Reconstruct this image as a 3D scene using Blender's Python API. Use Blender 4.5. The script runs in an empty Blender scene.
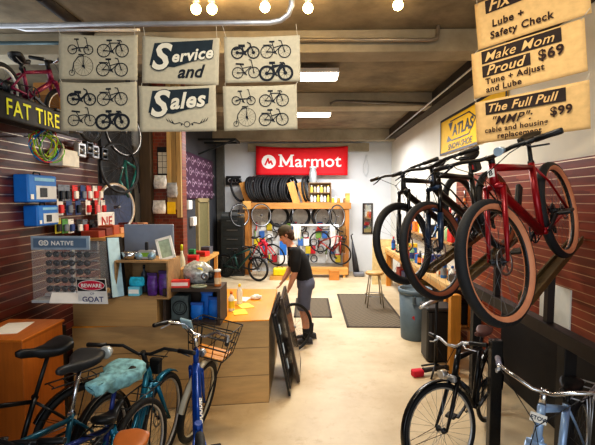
import bpy, bmesh, math, random
from mathutils import Vector, Matrix
RND = random.Random(11)
PI = math.pi
COL = bpy.context.scene.collection
CAM = Vector((0, 0, 2.1)); FPX = 412.0
CROT = (Matrix.Rotation(math.radians(1.46), 3, 'Z') @ Matrix.Rotation(math.radians(90 - 3.26), 3, 'X'))
V = Vector
def ray(px, py): return CROT @ V(((px - 297.5) / FPX, -(py - 222.5) / FPX, -1))
def P(px, py, Y):
    d = ray(px, py); return CAM + d * (Y / d.y)
def PX(px, py, X):
    d = ray(px, py); return CAM + d * (X / d.x)
def PZ(px, py, Z):
    d = ray(px, py); return CAM + d * ((Z - CAM.z) / d.z)
ORD = ['first', 'second', 'third', 'fourth', 'fifth', 'sixth', 'seventh', 'eighth', 'ninth', 'tenth', 'eleventh', 'twelfth', 'thirteenth',
       'fourteenth', 'fifteenth', 'sixteenth', 'seventeenth', 'eighteenth', 'nineteenth', 'twentieth']
# ------------------------------------------------------------------ materials
def lin(c):
    return tuple(((x / 255) / 12.92 if x / 255 <= .04045 else ((x / 255 + .055) / 1.055) ** 2.4) for x in c)
MC = {}
def mat(rgb, rough=.5, metal=0., var=.12, scale=12., bump=0., emit=0., alpha=1., trans=0., name=None, stretch=None):
    key = (tuple(rgb), rough, metal, var, scale, bump, emit, alpha, trans, stretch)
    if key in MC: return MC[key]
    m = bpy.data.materials.new(name or 'surface'); m.use_nodes = True
    nt = m.node_tree; b = nt.nodes['Principled BSDF']; L = nt.links
    tc = nt.nodes.new('ShaderNodeTexCoord'); no = nt.nodes.new('ShaderNodeTexNoise')
    no.inputs['Scale'].default_value = scale; no.inputs['Detail'].default_value = 5
    src = tc.outputs['Object']
    if stretch:
        mp = nt.nodes.new('ShaderNodeMapping'); mp.inputs['Scale'].default_value = stretch
        L.new(src, mp.inputs['Vector']); src = mp.outputs['Vector']
    L.new(src, no.inputs['Vector'])
    cr = nt.nodes.new('ShaderNodeValToRGB'); c = lin(rgb)
    cr.color_ramp.elements[0].position = .3; cr.color_ramp.elements[1].position = .7
    cr.color_ramp.elements[0].color = tuple(x * (1 - var) for x in c) + (1,)
    cr.color_ramp.elements[1].color = tuple(min(1, x * (1 + var)) for x in c) + (1,)
    L.new(no.outputs['Fac'], cr.inputs['Fac']); L.new(cr.outputs['Color'], b.inputs['Base Color'])
    b.inputs['Roughness'].default_value = rough; b.inputs['Metallic'].default_value = metal
    if bump:
        bp = nt.nodes.new('ShaderNodeBump'); bp.inputs['Strength'].default_value = bump; bp.inputs['Distance'].default_value = .01
        L.new(no.outputs['Fac'], bp.inputs['Height']); L.new(bp.outputs['Normal'], b.inputs['Normal'])
    if emit:
        b.inputs['Emission Color'].default_value = c + (1,); b.inputs['Emission Strength'].default_value = emit
    if trans: b.inputs['Transmission Weight'].default_value = trans; b.inputs['IOR'].default_value = 1.1
    b.inputs['Alpha'].default_value = alpha
    MC[key] = m; return m
def nodes_mat(name):
    m = bpy.data.materials.new(name); m.use_nodes = True
    return m, m.node_tree, m.node_tree.nodes['Principled BSDF']
def N(nt, t, **k):
    n = nt.nodes.new(t)
    for a, v in k.items():
        if a.startswith('i_'): n.inputs[a[2:].replace('_', ' ')].default_value = v
        else: setattr(n, a, v)
    return n
def wood(rgb, axis='x', plank=0., rough=.5, grain=1., dark=.6, name='wood'):
    key = ('wood', tuple(rgb), axis, plank, rough, grain, dark)
    if key in MC: return MC[key]
    m, nt, b = nodes_mat(name); L = nt.links
    tc = N(nt, 'ShaderNodeTexCoord'); mp = N(nt, 'ShaderNodeMapping')
    s = {'x': (1.2, 16, 16), 'y': (16, 1.2, 16), 'z': (16, 16, 1.2)}[axis]
    mp.inputs['Scale'].default_value = s; L.new(tc.outputs['Object'], mp.inputs['Vector'])
    no = N(nt, 'ShaderNodeTexNoise', i_Scale=1.6 * grain, i_Detail=6., i_Roughness=.6); L.new(mp.outputs['Vector'], no.inputs['Vector'])
    n2 = N(nt, 'ShaderNodeTexNoise', i_Scale=1.7, i_Detail=2.); L.new(tc.outputs['Object'], n2.inputs['Vector'])
    ad = N(nt, 'ShaderNodeMath', operation='ADD'); L.new(no.outputs['Fac'], ad.inputs[0]); L.new(n2.outputs['Fac'], ad.inputs[1])
    mu = N(nt, 'ShaderNodeMath', operation='MULTIPLY'); mu.inputs[1].default_value = .5; L.new(ad.outputs[0], mu.inputs[0])
    cr = N(nt, 'ShaderNodeValToRGB'); c = lin(rgb)
    cr.color_ramp.elements[0].position = .32; cr.color_ramp.elements[1].position = .66
    cr.color_ramp.elements[0].color = tuple(x * dark for x in c) + (1,); cr.color_ramp.elements[1].color = tuple(min(1, x * 1.15) for x in c) + (1,)
    L.new(mu.outputs[0], cr.inputs['Fac']); out = cr.outputs['Color']
    if plank:
        sp = N(nt, 'ShaderNodeSeparateXYZ'); L.new(tc.outputs['Object'], sp.inputs[0])
        dv = N(nt, 'ShaderNodeMath', operation='DIVIDE'); dv.inputs[1].default_value = plank; L.new(sp.outputs['Z'], dv.inputs[0])
        fr = N(nt, 'ShaderNodeMath', operation='FRACT'); L.new(dv.outputs[0], fr.inputs[0])
        lt = N(nt, 'ShaderNodeMath', operation='LESS_THAN'); lt.inputs[1].default_value = .025; L.new(fr.outputs[0], lt.inputs[0])
        mx = N(nt, 'ShaderNodeMix', data_type='RGBA'); L.new(lt.outputs[0], mx.inputs['Factor']); L.new(out, mx.inputs['A'])
        mx.inputs['B'].default_value = tuple(x * .35 for x in c) + (1,); out = mx.outputs['Result']
    L.new(out, b.inputs['Base Color']); b.inputs['Roughness'].default_value = rough
    MC[key] = m; return m
# ------------------------------------------------------------------ mesh builder
class MB:
    def __init__(s, M=None): s.bm = bmesh.new(); s.mi = 0; s.M = M or Matrix(); s.smooth = False; s.warp = None
    def v(s, co):
        co = V(co)
        if s.warp: co = s.warp(co)
        return s.bm.verts.new(s.M @ co)
    def f(s, vs, smooth=None):
        try: fc = s.bm.faces.new(vs)
        except ValueError: return None
        fc.material_index = s.mi; fc.smooth = s.smooth if smooth is None else smooth; return fc
    def box(s, c, sz, rot=None, taper=1.):
        Rm = rot or Matrix.Identity(3); c = V(c); vs = []
        for z in (-1, 1):
            k = taper if z > 0 else 1
            for x, y in ((-1, -1), (1, -1), (1, 1), (-1, 1)):
                vs.append(s.v(c + Rm @ V((x * sz[0] / 2 * k, y * sz[1] / 2 * k, z * sz[2] / 2))))
        for q in ((3, 2, 1, 0), (4, 5, 6, 7), (0, 1, 5, 4), (1, 2, 6, 5), (2, 3, 7, 6), (3, 0, 4, 7)): s.f([vs[i] for i in q], False)
        return s
    def bar(s, a, b, w, h, up=(0, 0, 1)):
        a = V(a); b = V(b); x = (b - a); l = x.length; x.normalize(); u = V(up); y = u.cross(x)
        if y.length < 1e-4: y = V((0, 1, 0)).cross(x)
        y.normalize(); z = x.cross(y)
        return s.box((a + b) / 2, (l, w, h), Matrix((x, y, z)).transposed())
    def rbox(s, c, sz, r=.01, rot=None):
        """box with rounded vertical corners and a small top/bottom chamfer"""
        Rm = rot or Matrix.Identity(3); c = V(c); hx, hy, hz = sz[0] / 2, sz[1] / 2, sz[2] / 2; r = min(r, hx * .9, hy * .9, hz * .9)
        def ring(ins, z):
            o = []
            for (sx, sy, a0) in ((1, 1, 0), (-1, 1, 90), (-1, -1, 180), (1, -1, 270)):
                for k in range(3):
                    a = math.radians(a0 + 45 * k); rr = max(r - ins, .0005)
                    o.append(s.v(c + Rm @ V((sx * (hx - r) + rr * math.cos(a), sy * (hy - r) + rr * math.sin(a), z))))
            return o
        rs = [ring(r * .6, -hz), ring(0, -hz + r * .6), ring(0, hz - r * .6), ring(r * .6, hz)]
        for i in range(3):
            for k in range(12): s.f([rs[i][k], rs[i][(k + 1) % 12], rs[i + 1][(k + 1) % 12], rs[i + 1][k]])
        s.f(rs[0][::-1]); s.f(rs[3]); return s
    def tube(s, pts, r, n=8, closed=False, caps=True, sy=1., up=None):
        pts = [V(p) for p in pts]; m = len(pts); rs = r if isinstance(r, (list, tuple)) else [r] * m
        T = []
        for i in range(m):
            if closed: t = pts[(i + 1) % m] - pts[i - 1]
            else: t = pts[min(i + 1, m - 1)] - pts[max(i - 1, 0)]
            T.append(t.normalized() if t.length > 1e-9 else V((0, 0, 1)))
        u = V(up) if up else (V((0, 0, 1)) if abs(T[0].z) < .9 else V((1, 0, 0)))
        a = (u - T[0] * u.dot(T[0])).normalized(); rings = []
        for i in range(m):
            a = (a - T[i] * a.dot(T[i]))
            a = a.normalized() if a.length > 1e-6 else T[i].orthogonal().normalized()
            b = T[i].cross(a)
            rings.append([s.v(pts[i] + (a * math.cos(2 * PI * k / n) + b * math.sin(2 * PI * k / n) * sy) * rs[i]) for k in range(n)])
        for i in range(m if closed else m - 1):
            A, B = rings[i], rings[(i + 1) % m]
            for k in range(n): s.f([A[k], A[(k + 1) % n], B[(k + 1) % n], B[k]], n > 4)
        if caps and not closed: s.f(rings[0][::-1], False); s.f(rings[-1], False)
        return s
    def spin(s, prof, n=32, axis='z', c=(0, 0, 0), a0=0., a1=2 * PI, mats=None, closedprof=False, smooth=True):
        """revolve [(r,h)] about an axis through c"""
        c = V(c); full = abs(a1 - a0 - 2 * PI) < 1e-6; rings = []
        for i in range(n if full else n + 1):
            a = a0 + (a1 - a0) * i / n; ca, sa = math.cos(a), math.sin(a)
            if axis == 'z': rings.append([s.v(c + V((r * ca, r * sa, h))) for r, h in prof])
            elif axis == 'y': rings.append([s.v(c + V((r * ca, h, r * sa))) for r, h in prof])
            else: rings.append([s.v(c + V((h, r * ca, r * sa))) for r, h in prof])
        m = len(prof); old = s.mi
        for i in range(n):
            A, B = rings[i], rings[(i + 1) % len(rings)]
            for k in range(m if closedprof else m - 1):
                if mats: s.mi = mats[k]
                q = [A[k], B[k], B[(k + 1) % m], A[(k + 1) % m]]
                s.f(q[::-1] if axis == 'y' else q, smooth)
        s.mi = old; return s
    def ell(s, c, r, nu=16, nv=10, rot=None):
        Rm = rot or Matrix.Identity(3); c = V(c); r = (r, r, r) if not isinstance(r, (list, tuple)) else r
        rows = []
        for j in range(nv + 1):
            t = PI * j / nv
            if j in (0, nv): rows.append([s.v(c + Rm @ V((0, 0, r[2] * math.cos(t))))])
            else: rows.append([s.v(c + Rm @ V((r[0] * math.sin(t) * math.cos(2 * PI * i / nu), r[1] * math.sin(t) * math.sin(2 * PI * i / nu), r[2] * math.cos(t)))) for i in range(nu)])
        for j in range(nv):
            A, B = rows[j], rows[j + 1]
            for i in range(nu):
                k = (i + 1) % nu
                if len(A) == 1: s.f([A[0], B[i], B[k]], True)
                elif len(B) == 1: s.f([A[i], B[0], A[k]], True)
                else: s.f([A[i], B[i], B[k], A[k]], True)
        return s
    def poly(s, pts, z0=0., z1=None):
        """flat or extruded polygon in the XY plane"""
        if z1 is None: s.f([s.v((x, y, z0)) for x, y in pts], False); return s
        A = [s.v((x, y, z0)) for x, y in pts]; B = [s.v((x, y, z1)) for x, y in pts]; n = len(pts)
        s.f(A[::-1], False); s.f(B, False)
        for i in range(n): s.f([A[i], A[(i + 1) % n], B[(i + 1) % n], B[i]], False)
        return s
    def loft(s, rings, caps=True, smooth=True):
        R_ = [[s.v(p) for p in rg] for rg in rings]; n = len(R_[0])
        for A, B in zip(R_, R_[1:]):
            for k in range(n): s.f([A[k], A[(k + 1) % n], B[(k + 1) % n], B[k]], smooth)
        if caps: s.f(R_[0][::-1], smooth); s.f(R_[-1], smooth)
        return s
    def ring2(s, cx, cy, r, w, z=0., n=28):
        A = [s.v((cx + (r - w / 2) * math.cos(2 * PI * k / n), cy + (r - w / 2) * math.sin(2 * PI * k / n), z)) for k in range(n)]
        B = [s.v((cx + (r + w / 2) * math.cos(2 * PI * k / n), cy + (r + w / 2) * math.sin(2 * PI * k / n), z)) for k in range(n)]
        for k in range(n): s.f([A[k], B[k], B[(k + 1) % n], A[(k + 1) % n]], False)
        return s
    def disc2(s, cx, cy, r, z=0., n=24):
        s.f([s.v((cx + r * math.cos(2 * PI * k / n), cy + r * math.sin(2 * PI * k / n), z)) for k in range(n)], False); return s
    def line2(s, pts, w, z=0.):
        for (x0, y0), (x1, y1) in zip(pts, pts[1:]):
            d = V((x1 - x0, y1 - y0)); l = d.length
            if l < 1e-9: continue
            d /= l; nx, ny = -d.y * w / 2, d.x * w / 2; e = d * w * .3
            s.f([s.v((x0 - e.x + nx, y0 - e.y + ny, z)), s.v((x0 - e.x - nx, y0 - e.y - ny, z)), s.v((x1 + e.x - nx, y1 + e.y - ny, z)), s.v((x1 + e.x + nx, y1 + e.y + ny, z))], False)
        return s
    def text(s, body, size, at=(0, 0, 0), rot=0., shear=0., bold=0., ext=0., align='LEFT', sx=1., space=1.):
        cu = bpy.data.curves.new('lettering', 'FONT'); cu.body = body; cu.size = size; cu.shear = shear; cu.offset = bold * size
        cu.extrude = ext; cu.align_x = align; cu.space_character = space; cu.resolution_u = 3
        ob = bpy.data.objects.new('lettering', cu); me = ob.to_mesh()
        Mt = Matrix.Translation(V(at)) @ Matrix.Rotation(rot, 4, 'Z') @ Matrix.Diagonal((sx, 1, 1, 1))
        vs = [s.v(Mt @ vv.co) for vv in me.vertices]
        for p in me.polygons: s.f([vs[i] for i in p.vertices], False)
        ob.to_mesh_clear(); bpy.data.objects.remove(ob); bpy.data.curves.remove(cu); return s
    def mesh(s, name, mats):
        me = bpy.data.meshes.new(name); s.bm.normal_update(); s.bm.to_mesh(me); s.bm.free()
        for m in (mats if isinstance(mats, (list, tuple)) else [mats]): me.materials.append(m)
        return me
    def build(s, name, mats, parent=None, bevel=0., label=None, loc=None):
        o = bpy.data.objects.new(name, s.mesh(name, mats)); COL.objects.link(o)
        if parent: o.parent = parent
        if loc is not None: o.location = loc
        if label: o['label'] = label
        if bevel:
            b = o.modifiers.new('bevel', 'BEVEL'); b.width = bevel; b.segments = 2; b.limit_method = 'ANGLE'
        return o
def tag(o, label, cat, group=None, kind=None):
    o['label'] = label; o['category'] = cat
    if group: o['group'] = group
    if kind: o['kind'] = kind
    return o
def thing(name, label, cat, loc=(0, 0, 0), rz=0., group=None, M=None):
    o = bpy.data.objects.new(name, None); o.empty_display_size = .05; COL.objects.link(o)
    if M is not None: o.matrix_world = M
    else: o.location = loc; o.rotation_euler = (0, 0, rz)
    return tag(o, label, cat, group)
def dup(o, loc=None, rz=None, label=None, M=None):
    kids = [c for c in o.children]
    c = o.copy(); COL.objects.link(c)
    if M is not None: c.matrix_world = M
    if loc is not None: c.location = loc
    if rz is not None: c.rotation_euler = (0, 0, rz)
    if label: c['label'] = label
    for k in kids:
        d = k.copy(); COL.objects.link(d); d.parent = c
        for g in k.children:
            e = g.copy(); COL.objects.link(e); e.parent = d
    return c
def struct(name, mb, mats, label=None, bevel=0.):
    o = mb.build(name, mats, bevel=bevel); o['kind'] = 'structure'
    if label: o['label'] = label
    return o
def frame3(o, x, y):
    """matrix with given origin, x axis and approximate y axis"""
    x = V(x).normalized(); y = V(y); y = (y - x * y.dot(x)).normalized(); z = x.cross(y)
    M = Matrix((x, y, z)).transposed().to_4x4(); M.translation = V(o); return M
# common materials
BLACK = mat((18, 18, 20), .45); RUBBER = mat((24, 25, 28), .7, var=.25, scale=60, bump=.3); BLACKG = mat((14, 14, 16), .25)
CHROME = mat((205, 205, 208), .22, 1.); STEEL = mat((150, 152, 155), .35, 1.); DSTEEL = mat((60, 62, 66), .4, .8)
SILVER = mat((190, 192, 196), .35, .7); WHITE = mat((236, 234, 228), .6, var=.04); TAN = mat((198, 146, 104), .6, var=.1)
SPOKE = mat((120, 122, 126), .35, .8); SPOKEB = mat((35, 35, 38), .4, .3)
CARD = mat((190, 150, 100), .8); PINE = wood((214, 160, 88), 'x'); PINEZ = wood((214, 160, 88), 'z'); PINEY = wood((214, 160, 88), 'y')
# ------------------------------------------------------------------ bicycles
def make_wheel(parent, c, rad, tw, side, rim=BLACK, spoke=SPOKE, M=None, rotor=False, cassette=False, ns=28, seg=44, tread=RUBBER, deep=.022):
    M = M or Matrix(); c = V(c); h = tw / 2; rc = rad - h
    w = MB(M); w.spin([(rc - h * .35, -h * .55), (rc - h * .35, h * .55), (rc - h * .35 - deep, h * .35), (rc - h * .35 - deep, -h * .35)], seg, 'y', c, closedprof=True)
    wo = w.build('wheel', rim, parent)
    t = MB(M); prof, mt = [], []
    for k in range(12):
        a = 2 * PI * k / 12; prof.append((rc + h * math.cos(a), h * math.sin(a)))
        a2 = a + PI / 12; mt.append(0 if math.cos(a2) > -.1 else 1)
    t.spin(prof, seg, 'y', c, mats=mt, closedprof=True); t.build('tire', [tread, side], wo)
    s = MB(M); ro = rc - h * .35 - deep
    for k in range(ns):
        a = 2 * PI * k / ns; sg = 1 if k % 2 else -1; a2 = a + (.55 if (k // 2) % 2 else -.55)
        s.tube([c + V((.02 * math.cos(a2), sg * .028, .02 * math.sin(a2))), c + V((ro * math.cos(a), 0, ro * math.sin(a)))], .0011, 3, caps=False)
    s.build('spokes', spoke, wo)
    hb = MB(M); hb.spin([(0, -.055), (.008, -.055), (.008, -.036), (.024, -.034), (.024, -.026), (.013, -.02), (.013, .02), (.024, .026), (.024, .034), (.008, .036), (.008, .055), (0, .055)], 12, 'y', c)
    hb.build('hub', DSTEEL, wo)
    if rotor:
        r = MB(M); r.spin([(.066, .04), (.08, .04), (.08, .042), (.066, .042)], 24, 'y', c, closedprof=True)
        for k in range(6):
            a = k * PI / 3; r.bar(c + V((.015 * math.cos(a), .041, .015 * math.sin(a))), c + V((.068 * math.cos(a + .5), .041, .068 * math.sin(a + .5))), .006, .002)
        r.build('brake_rotor', STEEL, wo)
    if cassette:
        r = MB(M)
        for k in range(6): r.spin([(.012, -.03 - k * .004), (.058 - k * .007, -.03 - k * .004), (.058 - k * .007, -.0315 - k * .004), (.012, -.0315 - k * .004)], 22, 'y', c, closedprof=True)
        r.build('cassette', DSTEEL, wo)
    return wo
def saddle_mesh(M, L, wr, wn=.022, thick=.05, cz=0.):
    b = MB(M); b.smooth = True; rings = []
    for i in range(13):
        t = i / 12; x = L * (t - .42)
        hw = wr * (1 - (max(0, .14 - t) / .14) ** 2 * .45) if t < .3 else wn + (wr - wn) * max(0, 1 - ((t - .3) / .42)) ** 1.5
        if i in (0, 12): hw *= .55
        zt = .012 * math.cos(t * 2 * PI) + (.006 if t < .2 else 0); th = thick * (.55 if i in (0, 12) else 1) * (.75 if t > .6 else 1)
        rg = []
        for k in range(14):
            a = 2 * PI * k / 14; ca, sa = math.cos(a), math.sin(a)
            y = hw * math.copysign(abs(ca) ** .7, ca); z = zt + cz + (th * .32 * abs(sa) ** .8 if sa > 0 else -th * .68 * abs(sa) ** .6)
            rg.append((x, y, z))
        rings.append(rg)
    return b.loft(rings)
def bike(name, label, fh, rh, rad=.355, tw=.052, frame=(150, 20, 30), side=TAN, fork=None, susp=False, steer=0., bars='flat', barw=.74,
         ha=68., stepthru=False, saddle=BLACK, sad_w=.07, sad_l=.27, sad_h=.62, st=.44, htl=.12, tr=1., frame_mat=None, rim=BLACK, spoke=SPOKE,
         rotor=True, fender=None, extra=None, group=None, atc=None, lean=0., grip=BLACK, cables=True, stem_l=.05, stem_h=.03, barmat=BLACK, seg=44,
         cat='bicycle', bb_x=.43, bb_drop=.04, seatpost=BLACK, sad=True, bar_rise=.02, tread=RUBBER, ns=28, mono=False, sad_t=.05):
    fh, rh = V(fh), V(rh); wb = (fh - rh).length; x = (fh - rh) / wb; z = V((0, 0, 1)) - x * x.z; z.normalize(); y = z.cross(x)
    if lean: q = Matrix.Rotation(lean, 3, x); y = q @ y; z = q @ z
    M = Matrix((x, y, z)).transposed().to_4x4(); M.translation = (fh + rh) / 2 - z * rad
    root = thing(name, label, cat, group=group, M=M)
    fm = frame_mat or mat(frame, .28, .25, var=.05, scale=3); fk = fork or fm
    R0 = V((-wb / 2, 0, rad)); F0 = V((wb / 2, 0, rad)); a = math.radians(ha)
    ax = V((-math.cos(a), 0, math.sin(a))); fw = V((math.sin(a), 0, math.cos(a)))
    axp = F0 - fw * .045; crown = axp + ax * (atc or (rad + tw * .5 + (.09 if susp else .03)))
    htb = crown + ax * .015; htt = htb + ax * htl
    S = Matrix.Translation(crown) @ Matrix.Rotation(steer, 4, ax) @ Matrix.Translation(-crown)
    BB = R0 + V((bb_x, 0, -bb_drop)); sd = V((-math.cos(math.radians(73)), 0, math.sin(math.radians(73)))); sc = BB + sd * st
    f = MB(); f.smooth = True; g = .019 * tr
    f.tube([htb, htt], [.024, .022], 12)
    f.tube([BB, sc + sd * .02], g * .95, 10)
    if mono:
        f.tube([htb + ax * .05, htb.lerp(BB, .12), BB], [.03, .037, .037], 16); f.tube([htb + ax * .02, sc.lerp(BB, .6)], .016, 10)
    elif stepthru:
        m1 = htb.lerp(BB, .45) + V((0, 0, -.01)); f.tube([htb + ax * .03, htb.lerp(BB, .25) - V((.02, 0, .02)), htb.lerp(BB, .6) - V((.03, 0, .06)), BB], g * 1.15, 12)
        f.tube([htb + ax * (htl - .02), htb.lerp(BB, .3) + V((0, 0, .09)), htb.lerp(BB, .62) + V((-.03, 0, .05)), BB + sd * .17], g * .9, 10)
    else:
        f.tube([htb + ax * .02, htb.lerp(BB, .12) - V((0, 0, .012)), BB], g * 1.25, 12)
        f.tube([htt - ax * .02, sc - sd * .01], [g * 1.05, g * .8], 10)
    for s_ in (-1, 1):
        f.tube([BB + V((-.02, s_ * .03, 0)), BB.lerp(R0, .4) + V((0, s_ * (tw / 2 + .018), 0)), R0 + V((0, s_ * .062, 0))], .011, 8)
        f.tube([sc + V((-.01, s_ * .014, -.02)), sc.lerp(R0, .35) + V((0, s_ * (tw / 2 + .014), 0)), R0 + V((0, s_ * .062, 0))], .0085, 8)
    f.spin([(0, -.036), (.024, -.036), (.024, .036), (0, .036)], 12, 'y', BB)
    fo = f.build('frame', fm, root)
    # fork
    k = MB(S); k.smooth = True; lo = V((0, 0, 0))
    for s_ in (-1, 1):
        top = crown + V((0, s_ * (tw / 2 + .022), 0)); bot = F0 + V((0, s_ * .058, 0))
        if susp:
            mid = top.lerp(bot + ax * .0, .42); k.mi = 1; k.tube([top, mid], .016, 10); k.mi = 0; k.tube([mid, mid.lerp(bot, .7), bot], [.023, .022, .014], 10)
        else: k.tube([top, top.lerp(bot, .6) - fw * .006, bot], [.017, .015, .009], 10)
    k.tube([crown + V((0, -(tw / 2 + .03), 0)), crown + ax * .012, crown + V((0, tw / 2 + .03, 0))], .02, 8)
    if susp:
        q = F0.lerp(crown, .62) - fw * .0; k.tube([q + V((0, -.045, 0)) + fw * .02, q + fw * .045 + V((0, 0, .03)), q + V((0, .045, 0)) + fw * .02], .011, 8)
    k.build('fork', [fk, BLACKG], root)
    make_wheel(root, F0, rad, tw, side, rim, spoke, S, rotor, False, seg=seg, tread=tread, ns=ns)
    make_wheel(root, R0, rad, tw, side, rim, spoke, None, rotor, True, seg=seg, tread=tread, ns=ns)
    # cockpit
    stt = htt + ax * stem_h; cl = stt + fw * stem_l
    b = MB(S); b.smooth = True; b.tube([htt, stt + ax * .02], .019, 10); b.tube([stt, cl], .016, 8); b.build('stem', BLACK if bars != 'swept' else barmat, root)
    W = barw / 2; hb = MB(S); hb.smooth = True; up = V((0, 0, 1)); fx = V((1, 0, 0)); pts = []
    for s_ in (-1, 1):
        Y = V((0, s_, 0))
        if bars == 'flat': p = [cl, cl + Y * .05, cl + Y * W * .4 + up * bar_rise, cl + Y * W + up * bar_rise * 1.1 - fx * .05]
        elif bars == 'drop': p = [cl, cl + Y * W * .6, cl + Y * W + fx * .02, cl + Y * W + fx * .1 - up * .02, cl + Y * W + fx * .1 - up * .09, cl + Y * W - up * .12]
        else: p = [cl, cl + Y * .05, cl + Y * W * .45 + up * .05 + fx * .03, cl + Y * W * .85 + up * .06 - fx * .05, cl + Y * W + up * .055 - fx * .18]
        hb.tube(p, .012, 8); pts.append(p)
    ho = hb.build('handlebar', barmat, root)
    for p in pts:
        e, d = p[-1], (p[-2] - p[-1]).normalized(); q = MB(S); q.smooth = True
        q.tube([e - d * .01, e, e + d * .06, e + d * .125], [.014, .0175, .016, .017], 10); q.build('grip', grip, ho)
        if bars != 'drop':
            q = MB(S); q.smooth = True; l0 = e + d * .16; out = -d
            q.tube([l0, l0 + fx * .02 - up * .01], .012, 8); q.tube([l0 + fx * .025 - up * .012, l0 + fx * .045 - up * .03 + out * .03, l0 + fx * .035 - up * .045 + out * .11], [.007, .006, .005], 6)
            q.build('brake_lever', SILVER if barmat is not BLACK else DSTEEL, ho)
    if cables:
        q = MB(S)
        for i, p in enumerate(pts):
            l0 = p[-1] + (p[-2] - p[-1]).normalized() * .16
            q.tube([l0, l0 + fx * .07 - up * .02 + (cl - l0) * .3, crown + fx * (.1 + .02 * i) + ax * (htl * .7), crown + fx * .05 + ax * .01 + V((0, .02 * (1 if i else -1), 0)), F0.lerp(crown, .6) + V((0, .05 * (1 if i else -1), 0))], .0028, 5)
        q.build('brake_cable', BLACK, root)
    # saddle
    if sad:
        top = BB + sd * sad_h; q = MB(); q.smooth = True; q.tube([sc - sd * .02, top - V((0, 0, .035))], .0145, 10); q.spin([(.02, -.016), (.02, .016)], 8, 'y', sc + sd * .02); q.build('seatpost', seatpost, root)
        so = saddle_mesh(Matrix.Translation(top), sad_l, sad_w, thick=sad_t).build('saddle', saddle, root)
        q = MB()
        for s_ in (-1, 1): q.tube([top + V((-.09, s_ * .03, -.02)), top + V((-.03, s_ * .022, -.04)), top + V((.05, s_ * .022, -.04)), top + V((.11, s_ * .01, -.012))], .0035, 6)
        q.build('saddle_rail', STEEL, so)
    # drivetrain
    q = MB(); cy = -.045
    q.spin([(.072, cy), (.08, cy), (.08, cy - .004), (.072, cy - .004)], 28, 'y', BB, closedprof=True)
    for i in range(5):
        an = i * 2 * PI / 5; q.bar(BB + V((.01 * math.cos(an), cy, .01 * math.sin(an))), BB + V((.074 * math.cos(an), cy, .074 * math.sin(an))), .01, .004)
    ca = .5
    for s_ in (-1, 1):
        e = BB + V((s_ * .17 * math.cos(ca), -s_ * .075, -s_ * .17 * math.sin(ca))); q.bar(BB + V((0, -s_ * .05, 0)), e, .016, .02)
    co = q.build('crankset', DSTEEL, root)
    for s_ in (-1, 1):
        e = BB + V((s_ * .17 * math.cos(ca), -s_ * .075, -s_ * .17 * math.sin(ca))); q = MB(); q.rbox(e + V((0, -s_ * .055, 0)), (.09, .085, .022), .01); q.tube([e, e + V((0, -s_ * .03, 0))], .007, 6); q.build('pedal', BLACK, co)
    q = MB(); cc = R0 + V((0, cy, 0)); bb = BB + V((0, cy, 0))
    pts_ = [bb + V((.076 * math.cos(t), 0, .076 * math.sin(t))) for t in [PI / 2 - i * PI / 8 for i in range(9)]] + [cc + V((-.04 * math.cos(t), 0, .04 * math.sin(t))) for t in [-PI / 2 + i * PI / 6 for i in range(7)]]
    q.tube(pts_, .0045, 4, True); q.build('chain', DSTEEL, root)
    q = MB(); q.bar(R0 + V((-.01, cy - .01, -.03)), R0 + V((.03, cy - .01, -.16)), .02, .03); q.spin([(0, -.005), (.022, -.005), (.022, .005), (0, .005)], 10, 'y', R0 + V((.03, cy, -.15))); q.build('derailleur', BLACK, root)
    if fender:
        for (c_, Mx, a0, a1) in ((F0, S, -.2, 2.5), (R0, None, .5, 3.6)):
            q = MB(Mx); q.spin([(rad + .012, -.028), (rad + .022, -.015), (rad + .022, .015), (rad + .012, .028), (rad + .016, 0)], 20, 'y', c_, a0, a1, closedprof=True)
            for an in (a0 + .1, a1 - .25):
                for s_ in (-1, 1): q.tube([c_ + V((0, s_ * .06, 0)), c_ + V(((rad + .012) * math.cos(an), s_ * .027, (rad + .012) * math.sin(an)))], .0022, 4)
            q.build('fender', fender, root)
    if extra: extra(dict(root=root, S=S, F0=F0, R0=R0, BB=BB, crown=crown, htb=htb, htt=htt, ax=ax, fw=fw, cl=cl, sc=sc, sd=sd, rad=rad, frame=fo, top=BB + sd * sad_h, M=M, pts=pts))
    return root
def badge(d, body, m_bg, m_tx):
    """square head badge facing forward"""
    c = d['htb'].lerp(d['htt'], .55) + d['fw'] * .026; Mb = frame3(c, (0, 1, 0), d['ax'])
    q = MB(Mb); q.poly([(-.02, -.024), (.02, -.024), (.02, .024), (-.02, .024)], -.004, .002); bo = q.build('head_badge', m_bg, d['frame'])
    q = MB(Mb); q.text(body, .042, (-.013, -.014, .003), bold=.02); q.build('badge_letter', m_tx, d['frame'])
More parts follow.
